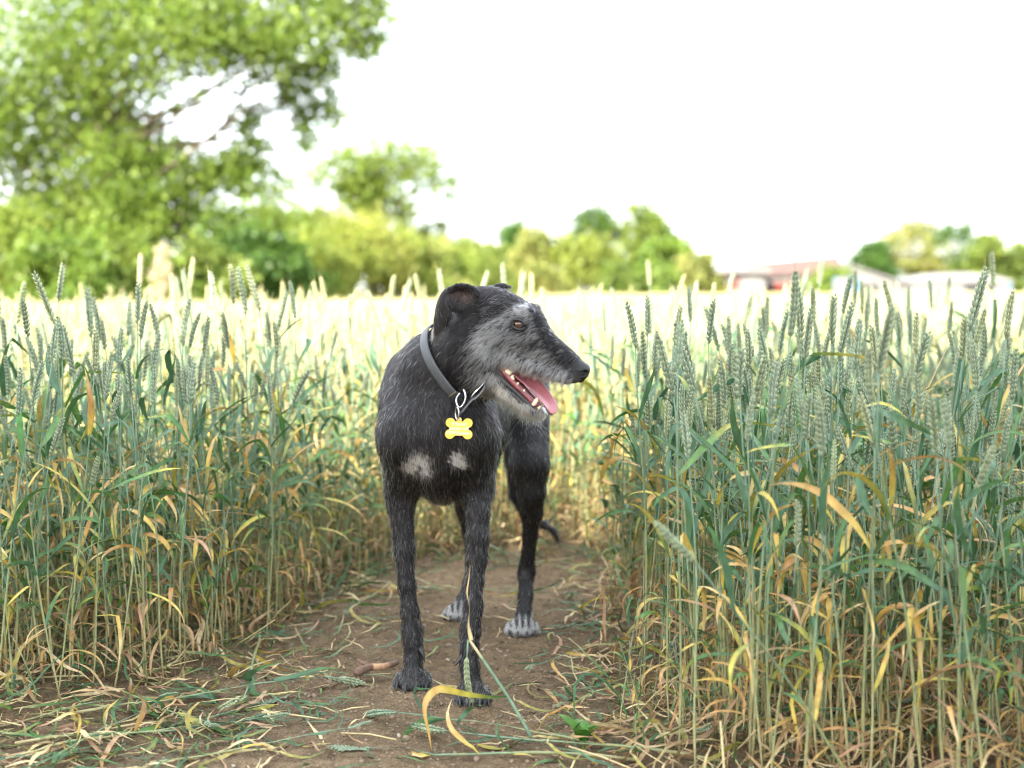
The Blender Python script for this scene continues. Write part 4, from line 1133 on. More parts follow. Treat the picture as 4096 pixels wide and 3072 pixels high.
# d ring, hanging from the strap
mb = MB(); mb.tube(smooth_path([zp(828, 1055, YF - .002), zp(846, 1110, YF - .006), zp(838, 1165, YF - .006), zp(805, 1212, YF - .005), zp(778, 1205, YF - .004), zp(765, 1170, YF - .002), zp(768, 1130, YF + .004), zp(800, 1080, YF + .012)], 26), .0020, 8)
cobj("d_ring", mb.mesh("d_ring", M_STEEL))
# folded strap end with its metal slide
def band(pts, wdir, wid, th, mat, name, parent=None):
    pp = smooth_path(pts, 18); V, F = [], []
    for i, c in enumerate(pp):
        t = unit(pp[min(i + 1, 17)] - pp[max(i - 1, 0)]); wv = unit(np.asarray(wdir) - t * (np.asarray(wdir) @ t)); nn = np.cross(t, wv)
        ww = wid if not hasattr(wid, '__len__') else np.interp(i / 17, np.linspace(0, 1, len(wid)), wid)
        for a, b in ((-1, -1), (1, -1), (1, 1), (-1, 1)): V.append(c + wv * a * ww + nn * b * th)
    for i in range(17):
        for k in range(4): F.append((i * 4 + k, i * 4 + (k + 1) % 4, i * 4 + 4 + (k + 1) % 4, i * 4 + 4 + k))
    F += [(3, 2, 1, 0), (68, 69, 70, 71)]
    mb = MB(); mb.add(V, F)
    return cobj(name, mb.mesh(name, mat, False), parent)
wd_ = unit(np.array([.35, -.75, .35]))
tab = band([zp(905, 1135, YF + .010), zp(868, 1185, YF + .002), zp(825, 1245, YF - .003), zp(790, 1278, YF - .004), zp(806, 1262, YF - .010), zp(850, 1205, YF - .006), zp(905, 1150, YF + .000), zp(950, 1110, YF + .004)], wd_, .0085, .0013, M_LEATHER, "strap_end")
band([zp(915, 1150, YF - .002), zp(955, 1110, YF + .000), zp(995, 1050, YF + .004), zp(1010, 990, YF + .010)], wd_, [.0075, .0105, .0100, .004], .0016, M_LEATHER, "strap_tip")
band([zp(903, 1125, YF - .008), zp(940, 1090, YF - .008), zp(985, 1040, YF - .004), zp(1018, 982, YF + .004)], unit(np.array([.2, -.5, .6])), [.003, .0085, .008, .002], .0008, M_STEEL, "slide")
# split ring and tag
for k in range(2):
    mb = MB(); c0 = zp(768 + 6 * k, 1268, min(YF, YT) - .004)
    mb.tube([c0 + np.array([.0035 * math.cos(a), -.004 * math.cos(a), .0128 * math.sin(a)]) for a in np.linspace(0, 2 * math.pi, 30)], .00075, 6, cap=False)
    cobj("split_ring", mb.mesh("split_ring", M_STEEL))
def bone(th):
    d = np.array([math.cos(th), math.sin(th)]); r = 0.0
    for s in np.linspace(.0, .045, 460):
        p = d * s
        ins = (abs(p[0]) < .020 and -.0140 < p[1] < .0150) and not (abs(p[0]) > .0185)
        for cx, cy_, rr in ((-.0176, .0118, .0098), (.0176, .0118, .0098), (-.0182, -.0112, .0098), (.0182, -.0112, .0098), (0, .0185, .0052)):
            ins = ins or (p[0] - cx) ** 2 + (p[1] - cy_) ** 2 < rr * rr
        if abs(p[0]) > .012 and abs(p[1]) < .02: pass
        if ins: r = s
    return d * r
tc_ = zp(787, 1405, YT)
tx, tz = unit(np.array([1, 0.08, -.035])), unit(np.array([.035, .10, 1])); ty = np.cross(tz, tx)   # ty points away from the camera
if ty[1] < 0: ty = -ty
ol = [bone(2 * math.pi * i / 160 + .001) for i in range(160)]
V = [tc_ + tx * p[0] + tz * p[1] - ty * .0007 for p in ol] + [tc_ + tx * p[0] + tz * p[1] + ty * .0007 for p in ol] + [tc_ - ty * .0007, tc_ + ty * .0007]
F = []
for i in range(160):
    j = (i + 1) % 160
    F += [(i, j, 320), (160 + j, 160 + i, 321), (i, 160 + i, 160 + j, j)]
mb = MB(); mb.add(V, F)
nt = cobj("name_tag", mb.mesh("name_tag", M_YELLOW, False)); nt["label"] = "yellow bone-shaped tag engraved with a telephone number"
mb = MB(); cc = tc_ + tz * .0195 - ty * .0009
mb.tube([cc + tx * .0026 * math.cos(a) + tz * .0026 * math.sin(a) for a in np.linspace(0, 2 * math.pi, 18)], .0007, 5, cap=False)
cobj("eyelet", mb.mesh("eyelet", M_STEEL), nt)
Mt = Matrix(((tx[0], tz[0], -ty[0], 0), (tx[1], tz[1], -ty[1], 0), (tx[2], tz[2], -ty[2], 0), (0, 0, 0, 1)))
for txt, dy, size in (("If found", .0068, .0098), ("please call", -.0022, .0098), ("07792364661", -.0118, .0092)):
    fc = bpy.data.curves.new("lettering", 'FONT'); fc.body = txt; fc.size = size; fc.align_x = 'CENTER'; fc.extrude = .00012; fc.resolution_u = 3
    fo = bpy.data.objects.new("lettering", fc); col.objects.link(fo)
    bpy.context.view_layer.update()
    dg_ = bpy.context.evaluated_depsgraph_get()
    me = bpy.data.meshes.new_from_object(fo.evaluated_get(dg_)); bpy.data.objects.remove(fo)
    me.transform(Matrix.Translation(Vector(tc_ + tz * dy - ty * .00085)) @ Mt)
    me.materials.clear(); me.materials.append(M_ENGRAVE); me.name = "lettering"
    cobj("lettering", me, nt)
# ================================================================== wheat
M_WHEAT = leafy("wheat", rough=.48, trans=.06, var=.26, nscale=60, hue=.012)
M_LEAF = leafy("wheat_leaf", rough=.45, trans=.16, var=.36, nscale=70, tscale=(1, 1, .25), hue=.015)
C_STEM_LO, C_STEM_MID, C_STEM_HI = np.array([.40, .35, .18]), np.array([.20, .255, .13]), np.array([.135, .21, .14])
C_EAR, C_EAR2, C_TIP = np.array([.195, .26, .175]), np.array([.28, .32, .175]), np.array([.42, .40, .22])
GREEN, BLUEG, YEL, ORG, BRN, STRAW = (np.array(c) for c in ([.058, .135, .034], [.050, .115, .056], [.43, .36, .065], [.46, .28, .085], [.34, .21, .11], [.52, .42, .22]))

def ear_part(base, dirn, L, g, lod=0, tone=0.0, awn=1.0):
    """an ear of wheat along a gently bent rachis; two ranks of spikelets"""
    mb = MB()
    d = unit(dirn); side = unit(np.cross(d, g.normal(0, 1, 3))); bendv = side * g.normal(0, .12)
    n = int(L / .0047)
    ca = C_EAR * (1 - tone) + C_EAR2 * tone
    e1 = unit(np.cross(d, (.3, .9, .2))); an0 = g.uniform(0, 6.28)
    e2 = np.cross(d, e1); a1 = e1 * math.cos(an0) + e2 * math.sin(an0); a2 = np.cross(d, a1)
    pt = lambda t: base + d * L * t + bendv * L * t * t
    mb.tube([pt(t) for t in (0, .3, .6, .95)], [.0016, .0015, .0013, .0008], 5, ca)
    for i in range(n):
        t = (i + .3) / n; c = pt(t); ax = unit(d + 2 * bendv * t)
        sg = 1 if i % 2 else -1
        sz = (.75 + .5 * math.sin(math.pi * min(1, .12 + t * .88)) ** .8) * (1 if t < .9 else .8)
        for f in ((-1, 0, 1) if lod == 0 else (0,)):
            out = unit(a1 * sg * (.42 if f == 0 else .30) + a2 * .36 * f + ax * 1.0)
            l = .0118 * sz * g.uniform(.9, 1.15); r = (.0020 if lod == 0 else .0036) * sz
            p0 = c + a1 * sg * .0011 + a2 * .0010 * f
            u_ = unit(np.cross(out, a2 + .1)); v_ = np.cross(out, u_); m = 5 if lod == 0 else 4
            V, C = [], []
            for tt, rr in ((0, .45), (.3, 1), (.68, .8)):
                for k in range(m):
                    a = 2 * math.pi * k / m; V.append(p0 + out * l * tt + (u_ * math.cos(a) + v_ * math.sin(a)) * r * rr)
                    C.append(ca * (.82 + .3 * tt) * g.uniform(.88, 1.12))
            V.append(p0 + out * l); C.append(C_TIP)
            F = []
            for q in range(2):
                for k in range(m): F.append((q * m + k, q * m + (k + 1) % m, q * m + m + (k + 1) % m, q * m + m + k))
            for k in range(m): F.append((2 * m + k, 2 * m + (k + 1) % m, 3 * m))
            mb.add(V, F, C)
            if lod == 0 and f == 0 and t > .25 and g.random() < awn * (.5 + .6 * t):
                la = g.uniform(.007, .018) + .028 * max(0, t - .62) * g.uniform(.4, 1.5) * 2.2
                dv = unit(out * .75 + ax * .7 + g.normal(0, .12, 3)); q0 = p0 + out * l * .92; sd = unit(np.cross(dv, (.2, .3, .9))) * .00032
                mb.add([q0 - sd, q0 + sd, q0 + dv * la], [(0, 1, 2)], C_TIP * .8)
                sd2 = np.cross(dv, sd)
                mb.add([q0 - sd2, q0 + sd2, q0 + dv * la], [(0, 1, 2)], C_TIP * .8)
    return mb

def leaf_part(p0, az, el, L, W, bend, g, cols_, twist=0., seg=10, curl=0.):
    """a leaf blade: arched strip folded along its midrib, coloured from base to tip"""
    V, C, F = [], [], []
    p = np.asarray(p0, float).copy(); th = el; a = az
    kink = g.uniform(.25, .7) if g.random() < .3 else 2; kd = g.uniform(.7, 2.0); drift = g.normal(0, .09)
    for i in range(seg + 1):
        t = i / seg
        hd = np.array([math.cos(a), math.sin(a), 0.0]); d = hd * math.cos(th) + np.array([0, 0, math.sin(th)])
        up = -hd * math.sin(th) + np.array([0, 0, math.cos(th)]); sd = np.array([-math.sin(a), math.cos(a), 0.0])
        tw = twist * t; s2 = sd * math.cos(tw) + up * math.sin(tw); u2 = np.cross(d, s2)
        w_ = W * (.55 + .45 * min(1, t * 4)) * max(.03, 1 - max(0, (t - .35) / .65) ** 1.7)
        ci = np.array([np.interp(t, np.linspace(0, 1, len(cols_)), [c[k] for c in cols_]) for k in range(3)])
        for k, f in ((-1, 1.0), (0, .0), (1, 1.0)):
            V.append(p + s2 * w_ * k * .5 + u2 * (.16 * w_ * abs(k) + curl * w_ * k * t)); C.append(ci * (1.12 if k == 0 else g.uniform(.85, 1.05)))
        p = p + d * (L / seg)
        th -= bend / seg * (.35 + 1.3 * t) + g.normal(0, .05); a += g.normal(0, .06) + drift
        if t <= kink < t + 1 / seg: th -= kd; a += g.normal(0, .4)
        th = max(th, -1.75 + g.normal(0, .1))
    for i in range(seg):
        for k in range(2): F.append((i * 3 + k, i * 3 + k + 1, i * 3 + k + 4, i * 3 + k + 3))
    mb = MB(); mb.add(V, F, C)
    return mb

def plant_parts(g, h, lod=0, tone=0., sun_pale=0., lean=.05, nleaf=4, ear=True, earL=None):
    """(name, MB, material) parts of one wheat plant, base at the origin"""
    out = []
    la = g.uniform(0, 6.28); ln = abs(g.normal(0, lean)); bx, by = math.cos(la) * ln, math.sin(la) * ln
    m = 9 if lod == 0 else 4
    st = lambda t: np.array([bx * h * t ** 1.7 + .004 * math.sin(t * 7 + la), by * h * t ** 1.7 + .004 * math.cos(t * 6 + la), h * t])
    ts = np.linspace(0, 1, m)
    nodes = (.16, .38, .64)
    rad, cc, pts = [], [], []
    tt = sorted(list(ts) + ([q + e for q in nodes for e in (-.006, .006)] if lod == 0 else []))
    for t in tt:
        nd = min(abs(t - q) for q in nodes) < .007
        rad.append((.0024 - .0011 * t) * (1.35 if nd and lod == 0 else 1))
        c = C_STEM_LO * max(0, 1 - t / .3) + C_STEM_MID * (1 - abs(t - .35) / .35 if abs(t - .35) < .35 else 0) + C_STEM_HI * max(0, (t - .3) / .7)
        c = c / max(.5, max(0, 1 - t / .3) + (1 - abs(t - .35) / .35 if abs(t - .35) < .35 else 0) + max(0, (t - .3) / .7))
        c = c * (1 - sun_pale) + np.array([.42, .36, .15]) * sun_pale  # straw tint that paints the paleness of sunlit wheat into the colour
        if nd and lod == 0: c = c * .7 + np.array([.10, .07, .02])
        cc.append(c); pts.append(st(t))
    mb = MB(); mb.tube(pts, rad, 6 if lod == 0 else 3, cc, cap=lod == 0); out.append(("stem", mb, M_WHEAT))
    d = unit(st(1) - st(.9)) + np.array([math.cos(la), math.sin(la), 0]) * abs(g.normal(0, .12))
    if ear:
        e = ear_part(st(1) - d * .002, d, earL or g.uniform(.078, .108), g, lod, tone, awn=g.uniform(.6, 1.1))
        if sun_pale: e.c = [tuple(np.array(c) * (1 - sun_pale) + np.array([.50, .43, .20]) * sun_pale) for c in e.c]
        out.append(("ear", e, M_WHEAT))
    az = g.uniform(0, 6.28)
    for i in range(nleaf):
        k = [.80, .62, .40, .24, .14, .5, .3][i] + g.normal(0, .05); az += math.pi + g.normal(0, .6)
        mode = g.random()
        if i in (0, 5):
            cs = [BLUEG, BLUEG, GREEN] if mode < .62 else [GREEN, GREEN * 1.3, YEL] if mode < .85 else [YEL, ORG * .9, STRAW]
            L, W, el, bd = g.uniform(.13, .23), g.uniform(.010, .0160), g.uniform(.5, 1.35), g.uniform(-.1, 2.4)
        elif i == 1:
            cs = [BLUEG, GREEN, GREEN] if mode < .60 else [GREEN, YEL * .7, YEL] if mode < .80 else [YEL, ORG, STRAW]
            L, W, el, bd = g.uniform(.16, .25), g.uniform(.010, .0145), g.uniform(.5, 1.35), g.uniform(.2, 3.0)
        elif i in (2, 6):
            cs = [BLUEG, GREEN, YEL] if mode < .36 else [GREEN, YEL, ORG] if mode < .55 else [YEL, ORG, STRAW] if mode < .72 else [ORG * .9, BRN, BRN]
            L, W, el, bd = g.uniform(.15, .24), g.uniform(.007, .012), g.uniform(-.3, 1.2), g.uniform(.6, 3.4)
        else:
            cs = [ORG * .9, ORG * .7, BRN] if mode < .5 else [BRN, BRN * .8, BRN]
            L, W, el, bd = g.uniform(.10, .20), g.uniform(.005, .009), g.uniform(-.2, .9), g.uniform(1.5, 3.4)
        W *= .98
        if sun_pale: cs = [np.array(c) * (1 - sun_pale) + STRAW * sun_pale for c in cs]
        tb = leaf_part(st(k), az, el, L * (h / .72), W, bd, g, cs, twist=g.normal(0, .9), seg=10 if lod == 0 else 5, curl=g.normal(0, .25))
        if lod == 0 and i < 2:                    # the sheath hugs the stem below the blade
            out.append(("leaf", tb, M_LEAF))
        else:
            out.append(("leaf", tb, M_LEAF))
    return out

def joined(name, parts):
    V, F, C, mi = [], [], [], []
    for _n, mb, mt in parts:
        b = len(V); V += mb.v; C += mb.c; F += [tuple(i + b for i in f) for f in mb.f]; mi += [0 if mt is M_WHEAT else 1] * len(mb.f)
    me = mesh_from(name, V, F, M_WHEAT, True, np.array(C)); me.materials.append(M_LEAF)
    me.polygons.foreach_set("material_index", np.array(mi, dtype=np.int32))
    return me

gw = np.random.default_rng(21)
NV = 20
HV = [gw.uniform(.54, .72) for _ in range(NV)]
VAR = [plant_parts(gw, HV[i], 0, tone=gw.choice([0, 0, .3, .8]), nleaf=[5, 6, 7][i % 3], lean=.06) for i in range(NV)]
VMESH = [[(n, mb.mesh("wheat_" + n, mt)) for n, mb, mt in v] for v in VAR]
def place_plant(vi, loc, rz, s, tilt=(0, 0), name="wheat_plant"):
    o = bpy.data.objects.new(name, None); o.empty_display_size = .02; col.objects.link(o)
    o.location = loc; o.rotation_euler = (tilt[0], tilt[1], rz); o.scale = (s, s, s)
    for n, me in VMESH[vi]:
        p = bpy.data.objects.new(n, me); col.objects.link(p); p.parent = o
    return o

# --- geometry-node scatter for what cannot be counted
def proto_collection(name, meshes):
    c = bpy.data.collections.new(name)
    for i, me in enumerate(meshes):
        o = bpy.data.objects.new("%s_%02d" % (name, i), me); c.objects.link(o)
    return c
def scatter_tree(name, coll):
    t = bpy.data.node_groups.new(name, 'GeometryNodeTree')
    t.interface.new_socket("Geometry", in_out='INPUT', socket_type='NodeSocketGeometry'); t.interface.new_socket("Geometry", in_out='OUTPUT', socket_type='NodeSocketGeometry')
    n, l = t.nodes, t.links
    gi, go = n.new('NodeGroupInput'), n.new('NodeGroupOutput')
    ci = n.new('GeometryNodeCollectionInfo'); ci.inputs['Collection'].default_value = coll; ci.inputs['Separate Children'].default_value = True; ci.inputs['Reset Children'].default_value = True
    ip = n.new('GeometryNodeInstanceOnPoints'); ip.inputs['Pick Instance'].default_value = True
    def na(nm, ty):
        a = n.new('GeometryNodeInputNamedAttribute'); a.data_type = ty; a.inputs['Name'].default_value = nm; return a.outputs['Attribute']
    er_ = n.new('FunctionNodeEulerToRotation')
    l.new(na('rot', 'FLOAT_VECTOR'), er_.inputs[0]); l.new(er_.outputs[0], ip.inputs['Rotation'])
    l.new(na('scl', 'FLOAT_VECTOR'), ip.inputs['Scale']); l.new(na('idx', 'INT'), ip.inputs['Instance Index'])
    l.new(gi.outputs[0], ip.inputs['Points']); l.new(ci.outputs['Instances'], ip.inputs['Instance']); l.new(ip.outputs['Instances'], go.inputs[0])
    return t
def scatter(name, pts, rot, scl, idx, coll, label=None, cat=None):
    me = bpy.data.meshes.new(name); n = len(pts)
    me.vertices.add(n); me.vertices.foreach_set("co", np.asarray(pts, np.float32).ravel())
    a = me.attributes.new("rot", 'FLOAT_VECTOR', 'POINT'); a.data.foreach_set("vector", np.asarray(rot, np.float32).ravel())
    a = me.attributes.new("scl", 'FLOAT_VECTOR', 'POINT'); s3 = np.asarray(scl, np.float32); s3 = s3 if s3.ndim == 2 else np.repeat(s3[:, None], 3, 1)
    a.data.foreach_set("vector", s3.ravel().astype(np.float32))
    a = me.attributes.new("idx", 'INT', 'POINT'); a.data.foreach_set("value", np.asarray(idx, np.int32))
    o = obj(name, me); md = o.modifiers.new("scatter", 'NODES'); md.node_group = scatter_tree(name, coll)
    tag(o, label, cat, kind="stuff")
    return o

def edge_y(px):      # where the field ends, seen along a column of the photograph
    return np.interp(px, [0, 1080, 1240, 1900, 2350, 4096], [25, 29, 38, 48, 92, 118])
def field_ok(x, y):
    px = (512 + x / np.maximum(y, .1) * FPX) * 4
    return (y < edge_y(px)) & ~in_poly(x, y, PATH)

# near stand: every stalk placed singly
def jitter_grid(x0, x1, y0, y1, step, g):
    X, Y = np.meshgrid(np.arange(x0, x1, step), np.arange(y0, y1, step)); n = X.size
    return X.ravel() + g.uniform(-.5, .5, n) * step, Y.ravel() + g.uniform(-.5, .5, n) * step
nx_, ny_ = jitter_grid(-2.9, 3.4, 2.05, 6.4, .057, gw)
rowm = .62 + .38 * np.cos((nx_ * .35 + ny_ * .94) / .125 * 6.283)           # drilled rows
ok = field_ok(nx_, ny_) & (gw.random(len(nx_)) < np.clip(rowm, .12, 1)) & (np.abs(nx_) < .40 * ny_ + .35)
ok &= ~((ny_ < 2.78) & (nx_ < 0)) & ~((ny_ < 2.25) & (nx_ < .75))
ok &= ~((nx_ > .2) & (ny_ < 2.9) & (edge_dist(nx_, ny_, PATH) < .14) & (gw.random(len(nx_)) < .75))
pxx = (512 + nx_ / ny_ * FPX) * 4
ok &= ~((nx_ > 0) & (ny_ < 3.5) & (pxx < 2570))
nx_, ny_ = nx_[ok], ny_[ok]
px_ = (512 + nx_ / ny_ * FPX) * 4
infr = (px_ > -60) & (px_ < 4150)
order = np.argsort(np.where(infr, ny_, 99))
single = order[:268]
isS = np.zeros(len(nx_), bool); isS[single] = True
FLAG = []
for v in VAR:
    lf = [mb for n, mb, _ in v if n == "leaf"]
    hue = lambda mb: "yellow" if np.mean([c[0] - c[1] for c in mb.c]) > .03 else "half-yellow" if np.mean([c[0] - c[1] for c in mb.c]) > -.03 else "green"
    FLAG.append((hue(lf[0]), hue(lf[1]), len(lf)))
def describe(vi, s, x, y, tilt, d_edge):
    h = HV[vi] * s
    size = "very tall" if h > .76 else "tall" if h > .68 else "short" if h < .53 else "shortish" if h < .58 else "mid-height"
    lean_ = " leaning" if abs(tilt[0]) + abs(tilt[1]) > .22 else ""
    f = FLAG[vi]
    lf = "%s flag leaf, %s leaf below" % (f[0], f[1])
    if f[2] == 7: lf = lf.replace("leaf below", "bushy leaves")
    where = ("edge row" if d_edge < .12 else "inner row") + (" by dog's shoulder" if x < 0 else " facing dog's muzzle")
    return "%s%s wheat plant, %s, %s" % (size, lean_, lf, where)
de = edge_dist(nx_, ny_, PATH)
for i in single:
    x, y = float(nx_[i]), float(ny_[i]); vi = int(gw.integers(NV)); s = float(np.clip(gw.normal(.93, .15), .60, 1.2))
    if gw.random() < .07: s *= 1.16
    s = min(s, (.68 + .22 * gw.random() ** 1.3) / (HV[vi] + .10))
    lean_s = .05 if 0 < x < .23 * y else .36 if gw.random() < (.26 if x > .75 else .10) else .08
    tl = (float(gw.normal(0, lean_s)), float(gw.normal(0, lean_s)))
    o = place_plant(vi, (x, y, -.006), float(gw.uniform(0, 6.28)), s, tl)
    tag(o, describe(vi, s, x, y, tl, de[i]), "wheat plant", "wheat plants of the front rows")
# plants that stand out above the others: (pixel of the ear's tip, depth)
for k_, (px, py, Y, lb) in enumerate(((3200, 1035, 2.75, "single tall wheat ear towering above the stand before the dog's muzzle"), (3365, 1125, 2.7, "upright wheat ear, one of a forked-looking pair before the barns"), (3450, 1130, 2.72, "slanting wheat ear beside the upright one before the barns"),
        (3945, 1005, 2.8, "tall wheat ear with a browned tip before the arched barn"), (2700, 1275, 2.75, "wheat ear standing first at the dog's side of the stand"), (4060, 1090, 2.9, "tall wheat ear at the end of the stand below the lone tree"),
        (120, 1005, 3.15, "tallest wheat ear of the stand below the walnut tree"), (365, 1075, 3.7, "pale slim wheat ear alone over the sunlit field"), (545, 1100, 3.4, "tall wheat ear close to the pale seed plume"), (610, 1150, 3.5, "wheat ear just below the pale seed plume"),
        (1070, 1145, 4.3, "lone tall wheat ear before the dark part of the hedge"), (900, 1195, 3.7, "tall wheat ear between the seed plume and the dog"), (230, 1210, 3.2, "thick wheat ear in the stand below the walnut tree"), (3010, 1330, 2.5, "wheat ear in the thick of the stand before the dog's muzzle"))):
    tip = P(px, py, Y); vi = [4, 9, 2, 13, 7, 0, 11, 16, 5, 18, 3, 10, 14, 6][k_] % NV
    allz = [v for n, mb, _ in VAR[vi] for v in mb.v]; zt_ = max(v[2] for v in allz)
    ev = max((v for n, mb, _ in VAR[vi] if n == "ear" for v in mb.v), key=lambda v: v[2])
    s = float((tip[2] + .004) / ev[2]); rz = float(gw.uniform(0, 6.28))
    off = np.array([ev[0] * math.cos(rz) - ev[1] * math.sin(rz), ev[0] * math.sin(rz) + ev[1] * math.cos(rz)]) * s
    o = place_plant(vi, (float(tip[0] - off[0]), float(tip[1] - off[1]), -.004), rz, s, (0, .06 if k_ == 2 else 0))
    tag(o, lb, "wheat plant", "wheat plants of the front rows")
rest = ~isS
TIL = [plant_parts(gw, gw.uniform(.34, .60), 0, ear=False, nleaf=6, lean=.16) for _ in range(6)]
def sun_paled(parts, r):  # recoloured copies: sunlight on the wheat painted in as straw paleness
    out = []
    for n, mb, mt in parts:
        q = MB(); q.v, q.f = mb.v, mb.f; to = np.array([.52, .44, .20]) if n == "ear" else np.array([.46, .38, .16])
        q.c = [tuple(np.array(c) * (1 - r) + to * r) for c in mb.c]; out.append((n, q, mt))
    return out
near_c = proto_collection("near_wheat_proto", [joined("near_wheat", v) for v in VAR] + [joined("near_shoot", v) for v in TIL] + [joined("sun_wheat", sun_paled(v, .5)) for v in VAR])
nr = int(rest.sum())
mid_x, mid_y = jitter_grid(-4.6, 5.2, 6.4, 10.5, .085, gw)
k = field_ok(mid_x, mid_y) & (np.abs(mid_x) < .40 * mid_y + .4); mid_x, mid_y = mid_x[k], mid_y[k]
tx_, ty_ = jitter_grid(-2.0, 2.1, 2.3, 4.8, .070, gw)
k = field_ok(tx_, ty_) & (np.abs(tx_) < .40 * ty_ + .2) & ~((ty_ < 3.0) & (tx_ < 0)) & ~((ty_ < 2.5) & (tx_ < .75)) & ~((tx_ > 0) & (ty_ < 3.6) & (tx_ / ty_ < np.where(ty_ < 2.95, .075, .13))); tx_, ty_ = tx_[k], ty_[k]
ax_, ay_ = np.concatenate([nx_[rest], mid_x, tx_]), np.concatenate([ny_[rest], mid_y, ty_]); n = len(ax_)
ii = gw.integers(0, NV, n); ii = np.where(gw.random(n) < np.clip((ay_ - .35 * ax_ - 4.4) / 2.2, 0, 1), ii + NV + 6, ii); ii = np.where((ay_ < 5.2) & (gw.random(n) < .24), NV + gw.integers(0, 6, n), ii); ii[-len(tx_):] = NV + gw.integers(0, 6, len(tx_))  # paler copies take over past the slanting edge of the tree's shade
scatter("wheat_stand", np.stack([ax_, ay_, np.full(n, -.006)], 1), np.stack([gw.normal(0, .06, n), gw.normal(0, .06, n), gw.uniform(0, 6.28, n)], 1), np.clip(gw.normal(.93, .13, n), .62, 1.22) * np.where((ax_ > 0) & (ay_ < 3.6) & (ax_ / ay_ < .15), .55, np.where(ay_ > 6, .91, 1)), ii, near_c,
        "dense stand of wheat behind the front rows, its sunlit part coloured paler", "wheat")
# far field: patches of lighter stalks, sunlit paleness painted into their colour
def patch(g, size, cnt, sun_pale):
    ps = []
    for _ in range(cnt):
        q = plant_parts(g, g.uniform(.54, .66), 1, tone=.6, sun_pale=sun_pale, nleaf=2, lean=.06)
        dx, dy, sc_ = g.uniform(-size / 2, size / 2), g.uniform(-size / 2, size / 2), g.uniform(.92, 1.06)
        for nme, mb, mt in q:
            mb.v = [(v[0] * sc_ + dx, v[1] * sc_ + dy, v[2] * sc_) for v in mb.v]; ps.append((nme, mb, mt))
    return joined("far_wheat", ps)
far_c = proto_collection("far_wheat_proto", [patch(gw, .5, 46, .72) for _ in range(5)])
fx, fy = jitter_grid(-13, 14, 10.5, 34, .40, gw)
k = field_ok(fx, fy) & (np.abs(fx) < .39 * fy + .6); fx, fy = fx[k], fy[k]
f2x, f2y = jitter_grid(-20, 46, 34, 118, 1.0, gw)
k = field_ok(f2x, f2y) & (np.abs(f2x) < .39 * f2y + 1); f2x, f2y = f2x[k], f2y[k]
sx = np.concatenate([np.full(len(fx), 1.0), np.full(len(f2x), 1.9)])
fx, fy = np.concatenate([fx, f2x]), np.concatenate([fy, f2y]); n = len(fx)
scatter("wheat_field", np.stack([fx, fy, np.zeros(n)], 1), np.stack([np.zeros(n), np.zeros(n), gw.uniform(0, 6.28, n)], 1), np.stack([sx, sx, gw.uniform(.80, .90, n)], 1), gw.integers(0, 5, n), far_c,
        "wheat filling the field behind the dog, its sunlit paleness put into the colour", "wheat field")
# ================================================================== fallen stalks, litter, stones
gl = np.random.default_rng(33)
def gz(x, y): return float(ground_z(np.array([x]), np.array([y]))[0])
# stalks lying on the ground: (pixel of the foot, pixel of the ear's tip, height of the far end, label)
LIE = [((60, 2980), (1080, 2860), .02, "fallen wheat stalk lying along the foot of the stand below the walnut tree"), ((250, 2870), (1430, 2700), .03, "long trampled wheat stalk with green leaves reaching towards the dog's paw"),
       ((20, 3040), (1120, 2760), .03, "bent wheat stalk whose ear points at the stick"), ((330, 2960), (1150, 2900), .02, "short flattened wheat stalk with a drooping ear"), ((1030, 2520), (1070, 2890), .02, "wheat stalk lying across others with its ear on bare soil"),
       ((700, 2600), (1270, 2560), .05, "broken wheat stalk sprawled out from the stand"), ((1120, 2450), (1330, 2420), .03, "wheat stalk fallen behind the dog's fore paw"), ((1560, 2330), (1340, 2490), .01, "green wheat ear lying beside the dog's fore leg"),
       ((1240, 2290), (1750, 2380), .03, "fallen stalk between the dog's fore legs"), ((1700, 2340), (2330, 2420), .02, "fallen stalk crossing behind the dog's hind paw"), ((2350, 2300), (1960, 2230), .03, "flattened stalk behind the dog's hind leg"),
       ((2560, 2390), (2130, 2545), .01, "fallen stalk ending at the dog's hind paw"), ((2480, 2240), (2180, 2180), .04, "trampled stalk by the dog's tail"), ((2500, 2450), (2240, 2440), .02, "pale fallen stalk lying in the path past the hind paw"),
       ((2420, 2580), (1990, 2740), .06, "fallen stalk with a whitish ear pointing at the fore paw"), ((2550, 2700), (2180, 2880), .03, "drooping stalk with a thick green ear at the path's rim"), ((2480, 2990), (1500, 2850), .02, "kinked stalk lying across the path in front of the paws"),
       ((2560, 3040), (1330, 2990), .02, "long pale stalk lying across the path below the kinked one"), ((2900, 3050), (1640, 2930), .02, "fallen stalk running out from the litter in front of the paws"), ((2720, 2960), (3600, 2860), .04, "flattened stalk among the straw before the stand"),
       ((3900, 2960), (2960, 2820), .06, "pale dry stalk slanting through the straw"), ((2700, 2830), (3500, 3010), .03, "fallen green stalk in the straw litter"), ((3300, 3040), (4080, 2800), .05, "fallen stalk half buried in straw below the stand"),
       ((3500, 2780), (2750, 3010), .08, "bent yellow stalk crossing the straw litter"), ((4000, 3050), (3250, 2930), .03, "green stalk pressed flat on the straw"), ((600, 3050), (1500, 2960), .02, "fallen stalk with its ear near a grey flint"),
       ((0, 2900), (720, 2800), .04, "flattened stalk with a twisted yellow leaf"), ((150, 3060), (620, 2870), .05, "tangled stalk in the heap below the walnut tree"), ((420, 2760), (900, 2950), .03, "short green stalk bent down over bare soil"), ((1900, 2200), (1560, 2210), .04, "stalk lying under the dog's belly"),
       ((2300, 2230), (1850, 2270), .03, "thin stalk lying between the dog's hind legs"), ((3050, 2740), (3950, 2990), .10, "long green stalk slanting down into the straw")]
